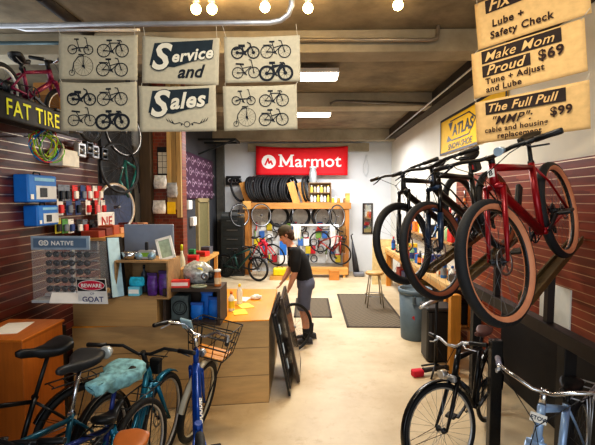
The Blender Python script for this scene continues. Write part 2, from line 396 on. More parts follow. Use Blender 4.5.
def wheel_thing(name, label, c, nrm, rad, tw=.03, group=None, side=RUBBER, rim=SILVER, spoke=SPOKE, tire=True, ns=24):
    c = V(c); n = V(nrm).normalized(); x = V((0, 0, 1)).cross(n)
    if x.length < .01: x = V((1, 0, 0))
    x.normalize(); z = x.cross(n); M = Matrix((x, n, z)).transposed().to_4x4(); M.translation = c
    root = thing(name, label, 'wheel', group=group, M=M)
    w = MB(); h = tw / 2; rc = rad - h
    w.spin([(rc - h * .35, -h * .7), (rc - h * .35, h * .7), (rc - h * .35 - .018, h * .5), (rc - h * .35 - .018, -h * .5)], 36, 'y', closedprof=True); w.build('rim', rim, root)
    if tire:
        t = MB(); t.spin([(rc + h * math.cos(2 * PI * k / 10), h * math.sin(2 * PI * k / 10)) for k in range(10)], 36, 'y', closedprof=True); t.build('tire', side, root)
    s = MB(); ro = rc - h * .35 - .018
    for k in range(ns):
        a = 2 * PI * k / ns; s.tube([V((.02 * math.cos(a + .5), .028 * (1 if k % 2 else -1), .02 * math.sin(a + .5))), V((ro * math.cos(a), 0, ro * math.sin(a)))], .0013, 3, caps=False)
    s.build('spokes', spoke, root)
    b = MB(); b.spin([(0, -.05), (.01, -.05), (.024, -.03), (.013, -.02), (.013, .02), (.024, .03), (.01, .05), (0, .05)], 12, 'y'); b.build('hub', STEEL, root)
    return root
# ------------------------------------------------------------------ camera, light, view
sc_ = bpy.context.scene
cam = bpy.data.cameras.new('camera'); cam.sensor_width = 36; cam.lens = FPX / 595 * 36; cam.clip_start = .05
co = bpy.data.objects.new('camera', cam); COL.objects.link(co); co.matrix_world = Matrix.Translation(CAM) @ CROT.to_4x4(); sc_.camera = co
sc_.view_settings.view_transform = 'Standard'; sc_.view_settings.look = 'Medium High Contrast'; sc_.view_settings.exposure = -.25
wd = bpy.data.worlds.new('world'); sc_.world = wd; wd.use_nodes = True
wd.node_tree.nodes['Background'].inputs[0].default_value = (.75, .85, 1, 1); wd.node_tree.nodes['Background'].inputs[1].default_value = .38
def lamp(kind, name, loc, power, color=(1, 1, 1), size=(1, 1), rot=(0, 0, 0), radius=.05, spot=None):
    l = bpy.data.lights.new(name, kind); l.energy = power; l.color = color
    if kind == 'AREA': l.shape = 'RECTANGLE'; l.size, l.size_y = size
    else: l.shadow_soft_size = radius
    if spot: l.spot_size = spot; l.spot_blend = .6
    o = bpy.data.objects.new(name, l); COL.objects.link(o); o.location = loc; o.rotation_euler = rot; return o
lamp('AREA', 'storefront_daylight', (0, -2.4, 2.0), 120, (.86, .93, 1), (4.6, 2.8), (math.radians(90), 0, 0))
lamp('AREA', 'ceiling_tube_mid', (.4, 6.2, 3.55), 120, (1, .96, .88), (1.6, .5))
lamp('AREA', 'ceiling_tube_far', (.2, 9.6, 3.5), 245, (.95, .97, 1), (2.6, .5))
lamp('AREA', 'side_room_fill_up', (-4.3, 4.0, 2.6), 60, (.9, .95, 1), (1.5, 4.0), (PI, 0, 0))  # added upward fill, an unseen lamp that brightens the side room ceiling
lamp('AREA', 'side_room_fill_down', (-4.3, 4.0, 3.7), 60, (.95, .97, 1), (1.5, 4.0))  # added downward fill for the side room, no fitting hangs there
lamp('AREA', 'near_fill', (.2, 2.2, 3.9), 60, (1, .93, .8), (1.8, .5))  # additional overhead fill near the camera, without a fitting of its own
# ------------------------------------------------------------------ room shell
XL, XR, YB, ZC = -2.63, 2.38, 11.9, 4.0
def concrete(name, c1, c2, scale=1.2, rough=.6, bump=.1, spec=.5, stain=None):
    m, nt, b = nodes_mat(name); L = nt.links
    tc = N(nt, 'ShaderNodeTexCoord'); no = N(nt, 'ShaderNodeTexNoise', i_Scale=scale, i_Detail=9., i_Roughness=.65); L.new(tc.outputs['Object'], no.inputs['Vector'])
    cr = N(nt, 'ShaderNodeValToRGB'); cr.color_ramp.elements[0].position = .35; cr.color_ramp.elements[1].position = .65
    cr.color_ramp.elements[0].color = lin(c1) + (1,); cr.color_ramp.elements[1].color = lin(c2) + (1,); L.new(no.outputs['Fac'], cr.inputs['Fac']); out = cr.outputs['Color']
    if stain:
        n2 = N(nt, 'ShaderNodeTexNoise', i_Scale=4.5, i_Detail=6., i_Roughness=.75); L.new(tc.outputs['Object'], n2.inputs['Vector'])
        c2_ = N(nt, 'ShaderNodeValToRGB'); c2_.color_ramp.elements[0].position = .55; c2_.color_ramp.elements[1].position = .72
        c2_.color_ramp.elements[0].color = (0, 0, 0, 1); c2_.color_ramp.elements[1].color = (.7, .7, .7, 1); L.new(n2.outputs['Fac'], c2_.inputs['Fac'])
        mx = N(nt, 'ShaderNodeMix', data_type='RGBA'); L.new(c2_.outputs['Color'], mx.inputs['Factor']); L.new(out, mx.inputs['A']); mx.inputs['B'].default_value = lin(stain) + (1,); out = mx.outputs['Result']
    L.new(out, b.inputs['Base Color']); b.inputs['Roughness'].default_value = rough; b.inputs['Specular IOR Level'].default_value = spec
    bp = N(nt, 'ShaderNodeBump', i_Strength=bump, i_Distance=.01); L.new(no.outputs['Fac'], bp.inputs['Height']); L.new(bp.outputs['Normal'], b.inputs['Normal'])
    return m
M_FLOOR = concrete('floor_concrete', (186, 164, 130), (214, 196, 164), .9, .45, .06, .5, (172, 146, 108))
M_CEIL = concrete('ceiling_concrete', (104, 94, 78), (150, 138, 116), 1.4, .85, .25)
# board-formed ceiling: add stripes across
nt = M_CEIL.node_tree
M_BEAM = concrete('beam_concrete', (138, 130, 112), (174, 164, 144), 1.1, .85, .2)
M_WHITE = mat((228, 226, 216), .75, var=.04, scale=2, bump=.05); M_WALLB = mat((214, 217, 220), .75, var=.04, scale=2); M_DARKW = mat((58, 60, 66), .8, var=.2, scale=2)
b = MB(); b.box((-1.8, 5, -.05), (9.4, 15, .1)); struct('floor', b, M_FLOOR)
b = MB(); b.box((-1.8, 5, ZC + .05), (9.4, 15, .1)); struct('ceiling', b, M_CEIL)
b = MB(); b.box((XR + .05, 5, 2), (.1, 15, 4)); struct('wall_right', b, M_WHITE)
b = MB(); b.box((XL - .05, 1.85, 1.45), (.1, 8.7, 2.9)); b.box((XL - .05, 9.3, 2), (.1, 6.2, 4)); struct('wall_left', b, M_DARKW)
b = MB(); b.box((-6.1, 5, 2), (.1, 15, 4)); b.box((-4.4, 9.0, 2), (3.4, .1, 4)); struct('wall_side_room', b, mat((120, 124, 128), .8, var=.1, scale=2))
b = MB(); b.box(((XL + XR) / 2, YB + .05, 2), (XR - XL + .2, .1, 4)); struct('wall_back', b, M_WALLB)
for i, (y, d, h) in enumerate(((4.92, .34, .25), (7.7, .42, .25), (11.5, .3, .3), (1.9, .34, .25))):
    xa = -6.0 if y < 8 else XL; b = MB(); b.box(((xa + XR) / 2, y, ZC - h / 2), (XR - xa, d, h)); struct('trim_%d' % (i + 1), b, M_BEAM, 'concrete ceiling beam', bevel=.012)
b = MB(); b.box((XR - .09, 6.6, ZC - .13), (.18, 10.6, .26)); struct('trim_5', b, mat((70, 64, 56), .85, var=.2, scale=3), 'dark duct strip along the right wall top')
# far end: grey post and recess on the left of the back wall
b = MB(); b.box((-2.5, YB - .12, 1.95), (.2, .2, 3.9)); struct('trim_6', b, mat((84, 82, 76), .8), 'dark post in the far left corner')
b = MB(); b.box((0, YB - .2, 3.55), (3.4, .12, .22)); struct('trim_7', b, M_BEAM, 'concrete lintel on the back wall')
# slat walls
def slatmat(name, c1, c2, groove, pitch=.0762, g=.11, brick=False):
    m, nt, b = nodes_mat(name); L = nt.links; tc = N(nt, 'ShaderNodeTexCoord'); sp = N(nt, 'ShaderNodeSeparateXYZ'); L.new(tc.outputs['Object'], sp.inputs[0])
    dv = N(nt, 'ShaderNodeMath', operation='DIVIDE'); dv.inputs[1].default_value = pitch; L.new(sp.outputs['Z'], dv.inputs[0])
    fr = N(nt, 'ShaderNodeMath', operation='FRACT'); L.new(dv.outputs[0], fr.inputs[0]); lt = N(nt, 'ShaderNodeMath', operation='LESS_THAN'); lt.inputs[1].default_value = g; L.new(fr.outputs[0], lt.inputs[0])
    mp = N(nt, 'ShaderNodeMapping'); mp.inputs['Scale'].default_value = (3, 1.4, 13.1); L.new(tc.outputs['Object'], mp.inputs['Vector'])
    vo = N(nt, 'ShaderNodeTexVoronoi', i_Scale=1.2); vo.distance = 'CHEBYCHEV'; L.new(mp.outputs['Vector'], vo.inputs['Vector'])
    no = N(nt, 'ShaderNodeTexNoise', i_Scale=2.5, i_Detail=6.); L.new(mp.outputs['Vector'], no.inputs['Vector'])
    sx = N(nt, 'ShaderNodeSeparateColor'); L.new(vo.outputs['Color'], sx.inputs[0])
    ad = N(nt, 'ShaderNodeMath', operation='ADD'); L.new(sx.outputs[0], ad.inputs[0]); L.new(no.outputs['Fac'], ad.inputs[1])
    mu = N(nt, 'ShaderNodeMath', operation='MULTIPLY'); mu.inputs[1].default_value = .5; L.new(ad.outputs[0], mu.inputs[0])
    cr = N(nt, 'ShaderNodeValToRGB'); cr.color_ramp.elements[0].position = .2; cr.color_ramp.elements[1].position = .8
    cr.color_ramp.elements[0].color = lin(c1) + (1,); cr.color_ramp.elements[1].color = lin(c2) + (1,); L.new(mu.outputs[0], cr.inputs['Fac'])
    mx = N(nt, 'ShaderNodeMix', data_type='RGBA'); L.new(lt.outputs[0], mx.inputs['Factor']); L.new(cr.outputs['Color'], mx.inputs['A']); mx.inputs['B'].default_value = lin(groove) + (1,)
    L.new(mx.outputs['Result'], b.inputs['Base Color']); L.new(lt.outputs[0], b.inputs['Metallic']); b.inputs['Roughness'].default_value = .35
    return m
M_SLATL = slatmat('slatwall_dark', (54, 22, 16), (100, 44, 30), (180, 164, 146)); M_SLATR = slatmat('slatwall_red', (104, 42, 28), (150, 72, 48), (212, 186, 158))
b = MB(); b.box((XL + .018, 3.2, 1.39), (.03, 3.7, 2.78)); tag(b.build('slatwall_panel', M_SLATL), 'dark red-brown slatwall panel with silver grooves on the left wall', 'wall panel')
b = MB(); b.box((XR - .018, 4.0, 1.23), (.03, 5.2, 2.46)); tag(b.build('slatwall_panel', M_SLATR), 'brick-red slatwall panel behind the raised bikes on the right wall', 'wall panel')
# left column of wood posts and a brick-red panel
t = thing('timber_column', 'timber column with red brick panel standing out from left wall', 'column', (-2.27, 6.2, 0))
def W(px0, px1, Y=6.2): return P(px0, 199, Y).x + 2.27, P(px1, 199, Y).x + 2.27
x0, x1 = W(133, 142); b = MB(); b.box(((x0 + x1) / 2, .1, 1.95), (x1 - x0, .2, 3.9)); b.build('trim_board', mat((150, 146, 138), .8, var=.15, scale=4), t)
x0, x1 = W(142, 153); b = MB(); b.box(((x0 + x1) / 2, .04, 1.95), (x1 - x0, .24, 3.9)); b.build('post', wood((88, 74, 58), 'z', rough=.8), t, bevel=.008)
x0, x1 = W(153, 168); bm_, nt, bs = nodes_mat('brick'); bt = N(nt, 'ShaderNodeTexBrick', i_Scale=5.); bt.inputs['Color1'].default_value = lin((140, 62, 36)) + (1,); bt.inputs['Color2'].default_value = lin((104, 44, 28)) + (1,); bt.inputs['Mortar'].default_value = lin((120, 92, 70)) + (1,)
tc = N(nt, 'ShaderNodeTexCoord'); mp = N(nt, 'ShaderNodeMapping'); mp.inputs['Rotation'].default_value = (PI / 2, 0, 0); nt.links.new(tc.outputs['Object'], mp.inputs[0]); nt.links.new(mp.outputs[0], bt.inputs[0]); nt.links.new(bt.outputs[0], bs.inputs['Base Color'])
b = MB(); b.box(((x0 + W(0, 182)[1]) / 2, .14, 1.95), (W(0, 182)[1] - x0, .2, 3.9)); b.build('brick_panel', bm_, t)
x2 = W(0, 182)[1]
for i in range(3):
    w = (x2 - x1) / 3; b = MB(); b.box((x1 + w * (i + .5), .0, 2.98 - .06 * i), (w * .92, .06, 1.84 + .12 * i)); b.build('plank', wood([(206, 172, 112), (168, 138, 88), (190, 158, 104)][i], 'z', rough=.7), t)
# far left door
b = MB(); b.box((XL + .02, 10.1, 1.0), (.06, .85, 2.0)); struct('door_1', b, mat((118, 112, 78), .6), 'olive green door in the far left wall')
b = MB()
for y in (9.62, 10.58): b.box((XL + .03, y, 1.03), (.08, .1, 2.06))
b.box((XL + .03, 10.1, 2.07), (.08, 1.06, .1)); struct('trim_8', b, mat((150, 136, 100), .6), 'door frame')
# ------------------------------------------------------------------ raised bikes on the display rack (right)
HV = V((.80, .80, .28)).normalized() * 1.16
redF = P(499, 262, 2.36); midF = P(435, 250, 3.05); blkF = P(404, 243, 3.66)
def rackbike_rear(F): return F + HV
DARKBLUE = mat((22, 44, 72), .3, .2, var=.05)
def red_extra(d):
    badge(d, 'B', mat((235, 232, 226), .5), BLACKG)
    q = MB(d['S']); q.smooth = True; c = d['cl'] + V((.03, .12, .02)); q.tube([c, c + V((.05, 0, 0))], [.02, .026], 12)
    q.build('headlight', mat((190, 215, 235), .1, .3), d['root'])
    q = MB(); q.rbox(d['htb'].lerp(d['BB'], .5) + V((-.03, 0, .07)), (.2, .03, .05), .01, Matrix.Rotation(math.radians(45), 3, 'Y')); q.build('bottle_cage', BLACK, d['root'])
bike('mountain_bike', 'red hardtail bike with tan-wall tires raised nearest on the display rack', redF, rackbike_rear(redF), rad=.368, tw=.066, frame=(140, 10, 24), side=mat((206, 140, 104), .6, var=.08),
     steer=-.13, lean=.19, bars='flat', barw=.8, extra=red_extra, group=None, st=.46, sad_h=.66, htl=.13, tr=1.25, atc=.44, ha=69)
def mid_extra(d):
    badge(d, 'S', mat((60, 70, 90), .4), WHITE)
    q = MB(); c = d['top'] + V((-.07, 0, -.1)); q.rbox(c, (.13, .07, .1), .02); o = q.build('saddle_bag', BLACK, d['root'])
    q = MB(frame3(c + V((.068, -.03, -.02)), (0, 1, 0), (0, 0, 1))); q.poly([(0, 0), (.05, 0), (.05, .04), (0, .04)]); q.build('patch', mat((190, 60, 60), .5), o)
bike('mountain_bike', 'dark bike with navy suspension fork and brown-wall tires between the red and black ones', midF, rackbike_rear(midF), rad=.368, tw=.064, frame=(38, 36, 34), side=mat((128, 72, 48), .6),
     fork=DARKBLUE, susp=True, steer=-.1, lean=.19, bars='flat', barw=.78, extra=mid_extra, tr=1.3, atc=.47)
bike('mountain_bike', 'black bike with all-black knobby tires farthest back on the raised rack', blkF, rackbike_rear(blkF), rad=.368, tw=.066, frame=(34, 32, 30), side=RUBBER,
     fork=mat((24, 26, 32), .3), susp=True, steer=-.1, lean=.19, bars='flat', barw=.78, tr=1.3, atc=.47)
# the rack carrying them
rk = thing('bike_display_rack', 'dark steel display rack with slanted wooden rails holding three raised bikes', 'rack', (1.78, 3.6, 0))
O = V((1.78, 3.6, 0)); OLIVE = wood((104, 84, 48), 'x', rough=.5, dark=.45); DKS = mat((40, 32, 28), .45, .2, var=.15)
b = MB(); b.box((0, -.05, 1.14), (.09, 3.0, .1)); b.build('beam', DKS, rk, bevel=.006)
for F in (redF, midF, blkF):
    Rr = rackbike_rear(F); x = (Rr - F).normalized(); z = (V((0, 0, 1)) - x * x.z).normalized()
    a = F - z * .385 + x * .38 - O; e = Rr - z * .385 + x * .52 - O
    e = a + (e - a) * min(1., ((2.34 - O.x) - a.x) / (e.x - a.x))
    y = z.cross(x); b = MB(); b.bar(a - z * .03, e - z * .03, .085, .03, z)
    for s_ in (-1, 1): b.bar(a + y * .04 * s_ - z * .005, e + y * .04 * s_ - z * .005, .012, .04, z)
    ro = b.build('rail', OLIVE, rk)
    k = a.lerp(e, max(.1, (0 - a.x) / (e.x - a.x))); b = MB(); b.bar(V((0, k.y, 1.18)), k - z * .045, .05, .05, (1, 0, 0)); b.build('strut', DKS, rk)
for y, w in ((-.78, .085), (-1.5, .085), (.75, .085)):
    b = MB(); b.box((0, y, .56), (w, w, 1.12)); b.build('post', mat((26, 25, 26), .5), rk, bevel=.004)
b = MB(); b.box((-.44, -.68, .55), (.08, .06, 1.1)); b.build('post', BLACKG, rk, bevel=.004)
b = MB(); b.bar((-.44, -.68, .9), (-.02, .3, .55), .07, .03); b.build('cross_arm', wood((176, 140, 84), 'x'), rk, label='pale slanted wooden cross arm')
b = MB(); b.box((-.02, 1.32, .48), (.12, .1, .96)); b.build('post', wood((206, 142, 52), 'z'), rk, bevel=.004, label='pale wooden post')
# ------------------------------------------------------------------ bikes on the floor, right foreground
def gdir(x, y): return V((x, y, 0)).normalized()
def ground_bike(name, label, front, hd, rad, wb, **k):
    F = V((front[0], front[1], rad)); return bike(name, label, F, F - gdir(*hd) * wb, rad=rad, **k)
def r1_extra(d):
    q = MB(d['S']); c = d['crown'] + d['fw'] * .09 + V((0, 0, .02)); q.smooth = True; q.tube([c, c + V((.05, 0, 0))], [.022, .034], 14); q.build('headlight', SILVER, d['root'])
    q = MB(d['S']); q.rbox(d['crown'] + d['fw'] * .045 + V((0, 0, -.01)), (.04, .12, .05), .015); q.build('caliper_brake', SILVER, d['root'])
    q = MB(); q.tube([d['htb'].lerp(d['BB'], .3) + V((.03, 0, .02)), d['htb'].lerp(d['BB'], .6) + V((0, 0, .04))], .036, 12); q.build('bottle', mat((60, 66, 74), .3), d['root'])
ground_bike('city_bike', 'black city bike with silver rims, fenders and brown saddle at bottom right', (1.03, 3.06), (-.65, -.75), .345, 1.06, tw=.036, frame=(24, 25, 28), side=RUBBER, rim=SILVER, steer=-.45,
            bars='flat', barw=.6, fender=BLACKG, saddle=mat((112, 76, 70), .5), extra=r1_extra, sad_h=.64, st=.5, htl=.16, barmat=SILVER, rotor=False, stem_h=.06, stem_l=.08, bar_rise=.04, grip=BLACK, ns=32)
def r2_extra(d):
    R0 = d['R0']; q = MB(); z = d['rad'] + .09
    L = [R0 + V((-.18, s_ * .065, z)) for s_ in (-1, 1)] + [R0 + V((.2, s_ * .065, z)) for s_ in (1, -1)]
    q.tube([L[0], L[1], L[2], L[3]], .007, 6, True)
    for t in (.3, .65): q.tube([L[0].lerp(L[3], t), L[1].lerp(L[2], t)], .005, 6)
    q.tube([R0 + V((-.18, 0, z)), R0 + V((.24, 0, z))], .005, 6)
    for s_ in (-1, 1):
        for xx in (-.12, .0, .1): q.tube([R0 + V((0, s_ * .075, .02)), R0 + V((xx, s_ * .068, z))], .0055, 6)
    q.build('luggage_rack', SILVER, d['root'])
    c = d['htb'].lerp(d['htt'], .62) + d['fw'] * .034; Mb = frame3(c, (0, 1, 0), d['ax'])
    q = MB(Mb); q.rbox((0, 0, 0), (.085, .05, .008), .004); o = q.build('name_plate', WHITE, d['frame'])
    q = MB(Mb); q.text('ETOW', .03, (-.038, -.011, .0055), bold=.02); q.build('plate_lettering', DARKBLUE, d['frame'])
ground_bike('city_bike', 'pale blue city bike with swept silver handlebar and silver luggage rack in bottom right corner', (1.13, 2.12), (-.72, -.7), .34, 1.08, tw=.036, frame=(150, 178, 214), side=RUBBER, rim=SILVER, steer=.12,
            bars='swept', barw=.58, grip=mat((150, 146, 160), .4), barmat=CHROME, extra=r2_extra, tr=1.3, sad_h=.6, st=.46, htl=.2, rotor=False, atc=.44, stem_h=.07, saddle=BLACK, stepthru=False)
# ------------------------------------------------------------------ bikes on the floor, left foreground
TEAL = mat((20, 104, 132), .25, .35, var=.06); DTEAL = mat((24, 84, 104), .3, .3); BLUE = mat((14, 66, 150), .25, .2, var=.05); BLK = mat((22, 23, 26), .3, .2); NAVY = mat((30, 52, 120), .3, .2)
def sback(saddle_xy, hd, sad_h, wb, bb_x=.43):
    """front hub position from the saddle position"""
    h = gdir(*hd); off = -wb / 2 + bb_x - sad_h * math.cos(math.radians(73)); p = V((saddle_xy[0], saddle_xy[1], 0)) + h * (wb / 2 - off); return (p.x, p.y)
def left_bike(label, sxy, sz, hd, rad=.345, wb=1.06, **k):
    sh = (sz - rad + .04) / math.sin(math.radians(73)); fx = sback(sxy, hd, sh, wb)
    return ground_bike('city_bike', label, fx, hd, rad, wb, sad_h=sh, **k)
def carrier(d, m=BLACK):
    R0 = d['R0']; q = MB(); z = d['rad'] + .06
    for s_ in (-1, 1): q.tube([R0 + V((-.2, s_ * .06, z)), R0 + V((.22, s_ * .06, z))], .006, 6); q.tube([R0 + V((0, s_ * .075, .02)), R0 + V((-.1, s_ * .06, z))], .005, 6)
    for i in range(5): q.tube([R0 + V((-.2 + i * .1, -.06, z)), R0 + V((-.2 + i * .1, .06, z))], .004, 6)
    q.build('rear_carrier', m, d['root'])
left_bike('black bike with a broad black saddle beside the orange box at the far left', (-1.86, 2.86), 1.04, (-.6, -.8), frame_mat=BLK, tw=.045, side=RUBBER, sad_w=.13, sad_l=.36, sad_t=.085, steer=.1, rim=BLACK, st=.4, extra=carrier, fender=BLACKG)
def l2_extra(d):
    c = d['top'] + V((-.13, .1, .01)); q = MB(); q.smooth = True; q.spin([(0, -.03), (.036, -.03), (.045, .0), (.045, .012), (.036, .016), (0, .016)], 20, 'x', c); q.build('round_reflector', mat((206, 208, 204), .25, .5), d['root'])
left_bike('teal bike with black saddle and round silver reflector, second from the left', (-1.5, 2.62), 1.04, (-.12, -1), frame_mat=DTEAL, tw=.045, side=RUBBER, sad_w=.115, sad_l=.36, sad_t=.075, seatpost=CHROME, steer=-.1, st=.42, saddle=mat((44, 44, 46), .5), extra=l2_extra, fender=BLK, rim=SILVER)
def l3_extra(d):
    M = Matrix.Translation(d['top'] + V((0, 0, -.004))); o = saddle_mesh(M, .4, .135, .06, .11); R2 = random.Random(4)
    for v in o.bm.verts: v.co += V((R2.uniform(-1, 1), R2.uniform(-1, 1), R2.uniform(-1, 1))) * .011
    o.build('seat_cover', mat((120, 164, 170), .8, var=.5, scale=26), d['root'], label='crumpled teal patterned seat cover'); carrier(d)
left_bike('navy bike with a crumpled teal cloth cover over its saddle', (-1.22, 2.54), .99, (-.2, -1), frame_mat=NAVY, tw=.045, side=RUBBER, sad_w=.1, steer=.1, st=.4, seatpost=NAVY, extra=l3_extra, rim=SILVER)
def l4_extra(d):
    q = MB(d['S']); q.rbox(d['crown'] + V((.07, 0, .12)), (.05, .09, .12), .015); q.tube([d['crown'] + V((.06, .05, .2)), d['crown'] + V((.16, .05, .16)), d['crown'] + V((.16, -.05, .16)), d['crown'] + V((.06, -.05, .2))], .005, 6); q.build('front_bracket', BLACK, d['root'])
    q = MB(d['S']); q.spin([(d['rad'] + .012, -.032), (d['rad'] + .026, -.014), (d['rad'] + .026, .014), (d['rad'] + .012, .032), (d['rad'] + .018, 0)], 14, 'y', d['F0'], .9, 2.6, closedprof=True); q.build('fender', TEAL, d['root']); carrier(d)
ground_bike('city_bike', 'bright teal bike facing the counter with a wide black handlebar', (-1.17, 3.2), (.06, 1), .345, 1.06, frame_mat=TEAL, tw=.05, side=RUBBER, rim=SILVER, bars='flat', barw=.8, bar_rise=.05, stepthru=True, steer=-.06, sad_h=.5, st=.38, htl=.16, stem_h=.13, stem_l=.0, extra=l4_extra, tr=1.25, saddle=BLACK)
def l5_extra(d):
    S, F0, rad = d['S'], d['F0'], d['rad']; fz = F0.z + rad + .05; c = V((F0.x + .1, 0, fz)); w, dp, h = .2, .15, .27; q = MB(S)
    def rect(z, k): return [c + V((sx * dp * k, sy * w * k, z)) for sx, sy in ((1, 1), (1, -1), (-1, -1), (-1, 1))]
    for z, k in ((0, .8), (h * .35, .87), (h * .7, .94), (h, 1.0)): q.tube(rect(z, k), .006, 6, True)
    B_, T_ = rect(0, .8), rect(h, 1.)
    for i in range(4):
        for t in (0, .33, .66): q.tube([B_[i].lerp(B_[(i + 1) % 4], t), T_[i].lerp(T_[(i + 1) % 4], t)], .004, 5)
    for s_ in (-1, 1): q.tube([F0 + V((0, s_ * .07, 0)), c + V((0, s_ * .12, 0))], .006, 6)
    o = q.build('basket', BLACK, d['root'])
    for i in range(3):
        q = MB(S); q.box(c + V(((i - 1) * .085, 0, .008)), (.07, .3, .014)); q.build('basket_slat', wood((218, 148, 60), 'y'), o)
    q = MB(S); q.rbox(d['cl'] + V((.03, .13, .05)), (.02, .1, .13), .01, Matrix.Rotation(-.7, 3, 'Y')); q.build('phone_holder', mat((150, 178, 190), .3), d['root'])
    q = MB(S); q.smooth = True; c2 = d['crown'] + d['fw'] * .06 + V((0, 0, .09)); q.tube([c2, c2 + d['fw'] * .03], [.03, .034], 14); q.build('bell', SILVER, d['root'])
    # name running up the main tube, on the upper right side as seen by a rider
    a, e = d['htb'], d['BB']; dr = (a - e).normalized(); nrm = V((-dr.z, 0, dr.x)); nrm = nrm if nrm.z > 0 else -nrm
    n2 = (nrm * .9 + V((0, -.45, 0))).normalized(); Mb = frame3(a.lerp(e, .28) + n2 * .0, -(-dr), n2.cross(dr)); o2 = a.lerp(e, .72) + n2 * .0395
    Mb = frame3(o2, dr, n2.cross(dr)); q = MB(Mb); q.text('Bobbie', .07, (0, -.02, 0), bold=.02, ext=.001); q.build('frame_lettering', WHITE, d['frame'])
    q = MB(S); q.spin([(rad + .012, -.03), (rad + .024, -.014), (rad + .024, .014), (rad + .012, .03), (rad + .017, 0)], 16, 'y', F0, .6, 3.0, closedprof=True); q.build('fender', mat((176, 168, 150), .5), d['root'])
bobF = P(196, 399, 3.48); ground_bike('cargo_bike', 'blue bike with a black wire front basket and wooden basket slats facing the counter', (bobF.x, bobF.y), (-.3, 1), .345, 1.2, frame_mat=BLUE, tw=.056, side=RUBBER, rim=mat((206, 196, 170), .5), stepthru=True, bars='swept', barw=.6, barmat=CHROME,
            steer=-.5, tr=1.5, mono=True, htl=.2, sad_h=.3, st=.25, sad=False, stem_h=.1, extra=l5_extra, bb_x=.5)
left_bike('bike with a tan leather saddle at the bottom edge', (-.865, 1.88), .92, (0, -1), frame_mat=BLK, tw=.04, side=RUBBER, saddle=mat((188, 106, 48), .4, var=.1), rim=SILVER, sad_w=.085, st=.42, wb=1.0)
# ------------------------------------------------------------------ hanging canvases
CANVAS = mat((196, 186, 162), .9, var=.06, scale=30, bump=.1); CANVASW = mat((214, 180, 126), .9, var=.08, scale=24, bump=.15); INK = mat((34, 38, 46), .9); INKT = mat((40, 52, 60), .9, var=.15)
def canvas(name, label, TL, TR, BL, wav=.003, mats=CANVAS, group=None, seed=0, cat='sign', gr=True, sag=0., hang=None):
    TL, TR, BL = V(TL), V(TR), V(BL); BR = TR + BL - TL; w = (BR - BL).length; h = (TL - BL).length; M = frame3(BL, BR - BL, TL - BL)
    ph = seed * 1.7
    def warp(p):
        return V((p.x, p.y - (sag * (1 - (2 * p.x / w - 1) ** 2) * (p.y / h) if sag else 0), p.z + wav * math.sin(p.x / w * 7 + ph) * (.4 + .6 * p.y / h) + wav * .6 * math.sin(p.y / h * 5 + ph)))
    b = MB(); b.smooth = True; b.warp = warp; nx, ny = 18, 12
    g = [[b.v((w * i / nx, h * j / ny, 0)) for i in range(nx + 1)] for j in range(ny + 1)]
    for j in range(ny):
        for i in range(nx): b.f([g[j][i], g[j][i + 1], g[j + 1][i + 1], g[j + 1][i]])
    o = b.build(name, mats); o.matrix_world = M; tag(o, label, cat, group)
    sm = o.modifiers.new('thick', 'SOLIDIFY'); sm.thickness = .003; sm.offset = -1
    if hang:
        inv = M.inverted()
        for (px, tgt) in ((.02, hang[0]), (w - .02, hang[1])): q = MB(); q.tube([V((px, h - .012, 0)), inv @ V(tgt)], .0025, 5); q.build('cord', mat((200, 196, 184), .8), o)
    return o, w, h, warp
def pr(o, warp, name, m, fn, z=.004):
    q = MB(); q.warp = (lambda p: warp(V((p.x, p.y, p.z + z)))) if warp else (lambda p: V((p.x, p.y, p.z + z))); fn(q); return q.build(name, m, o)
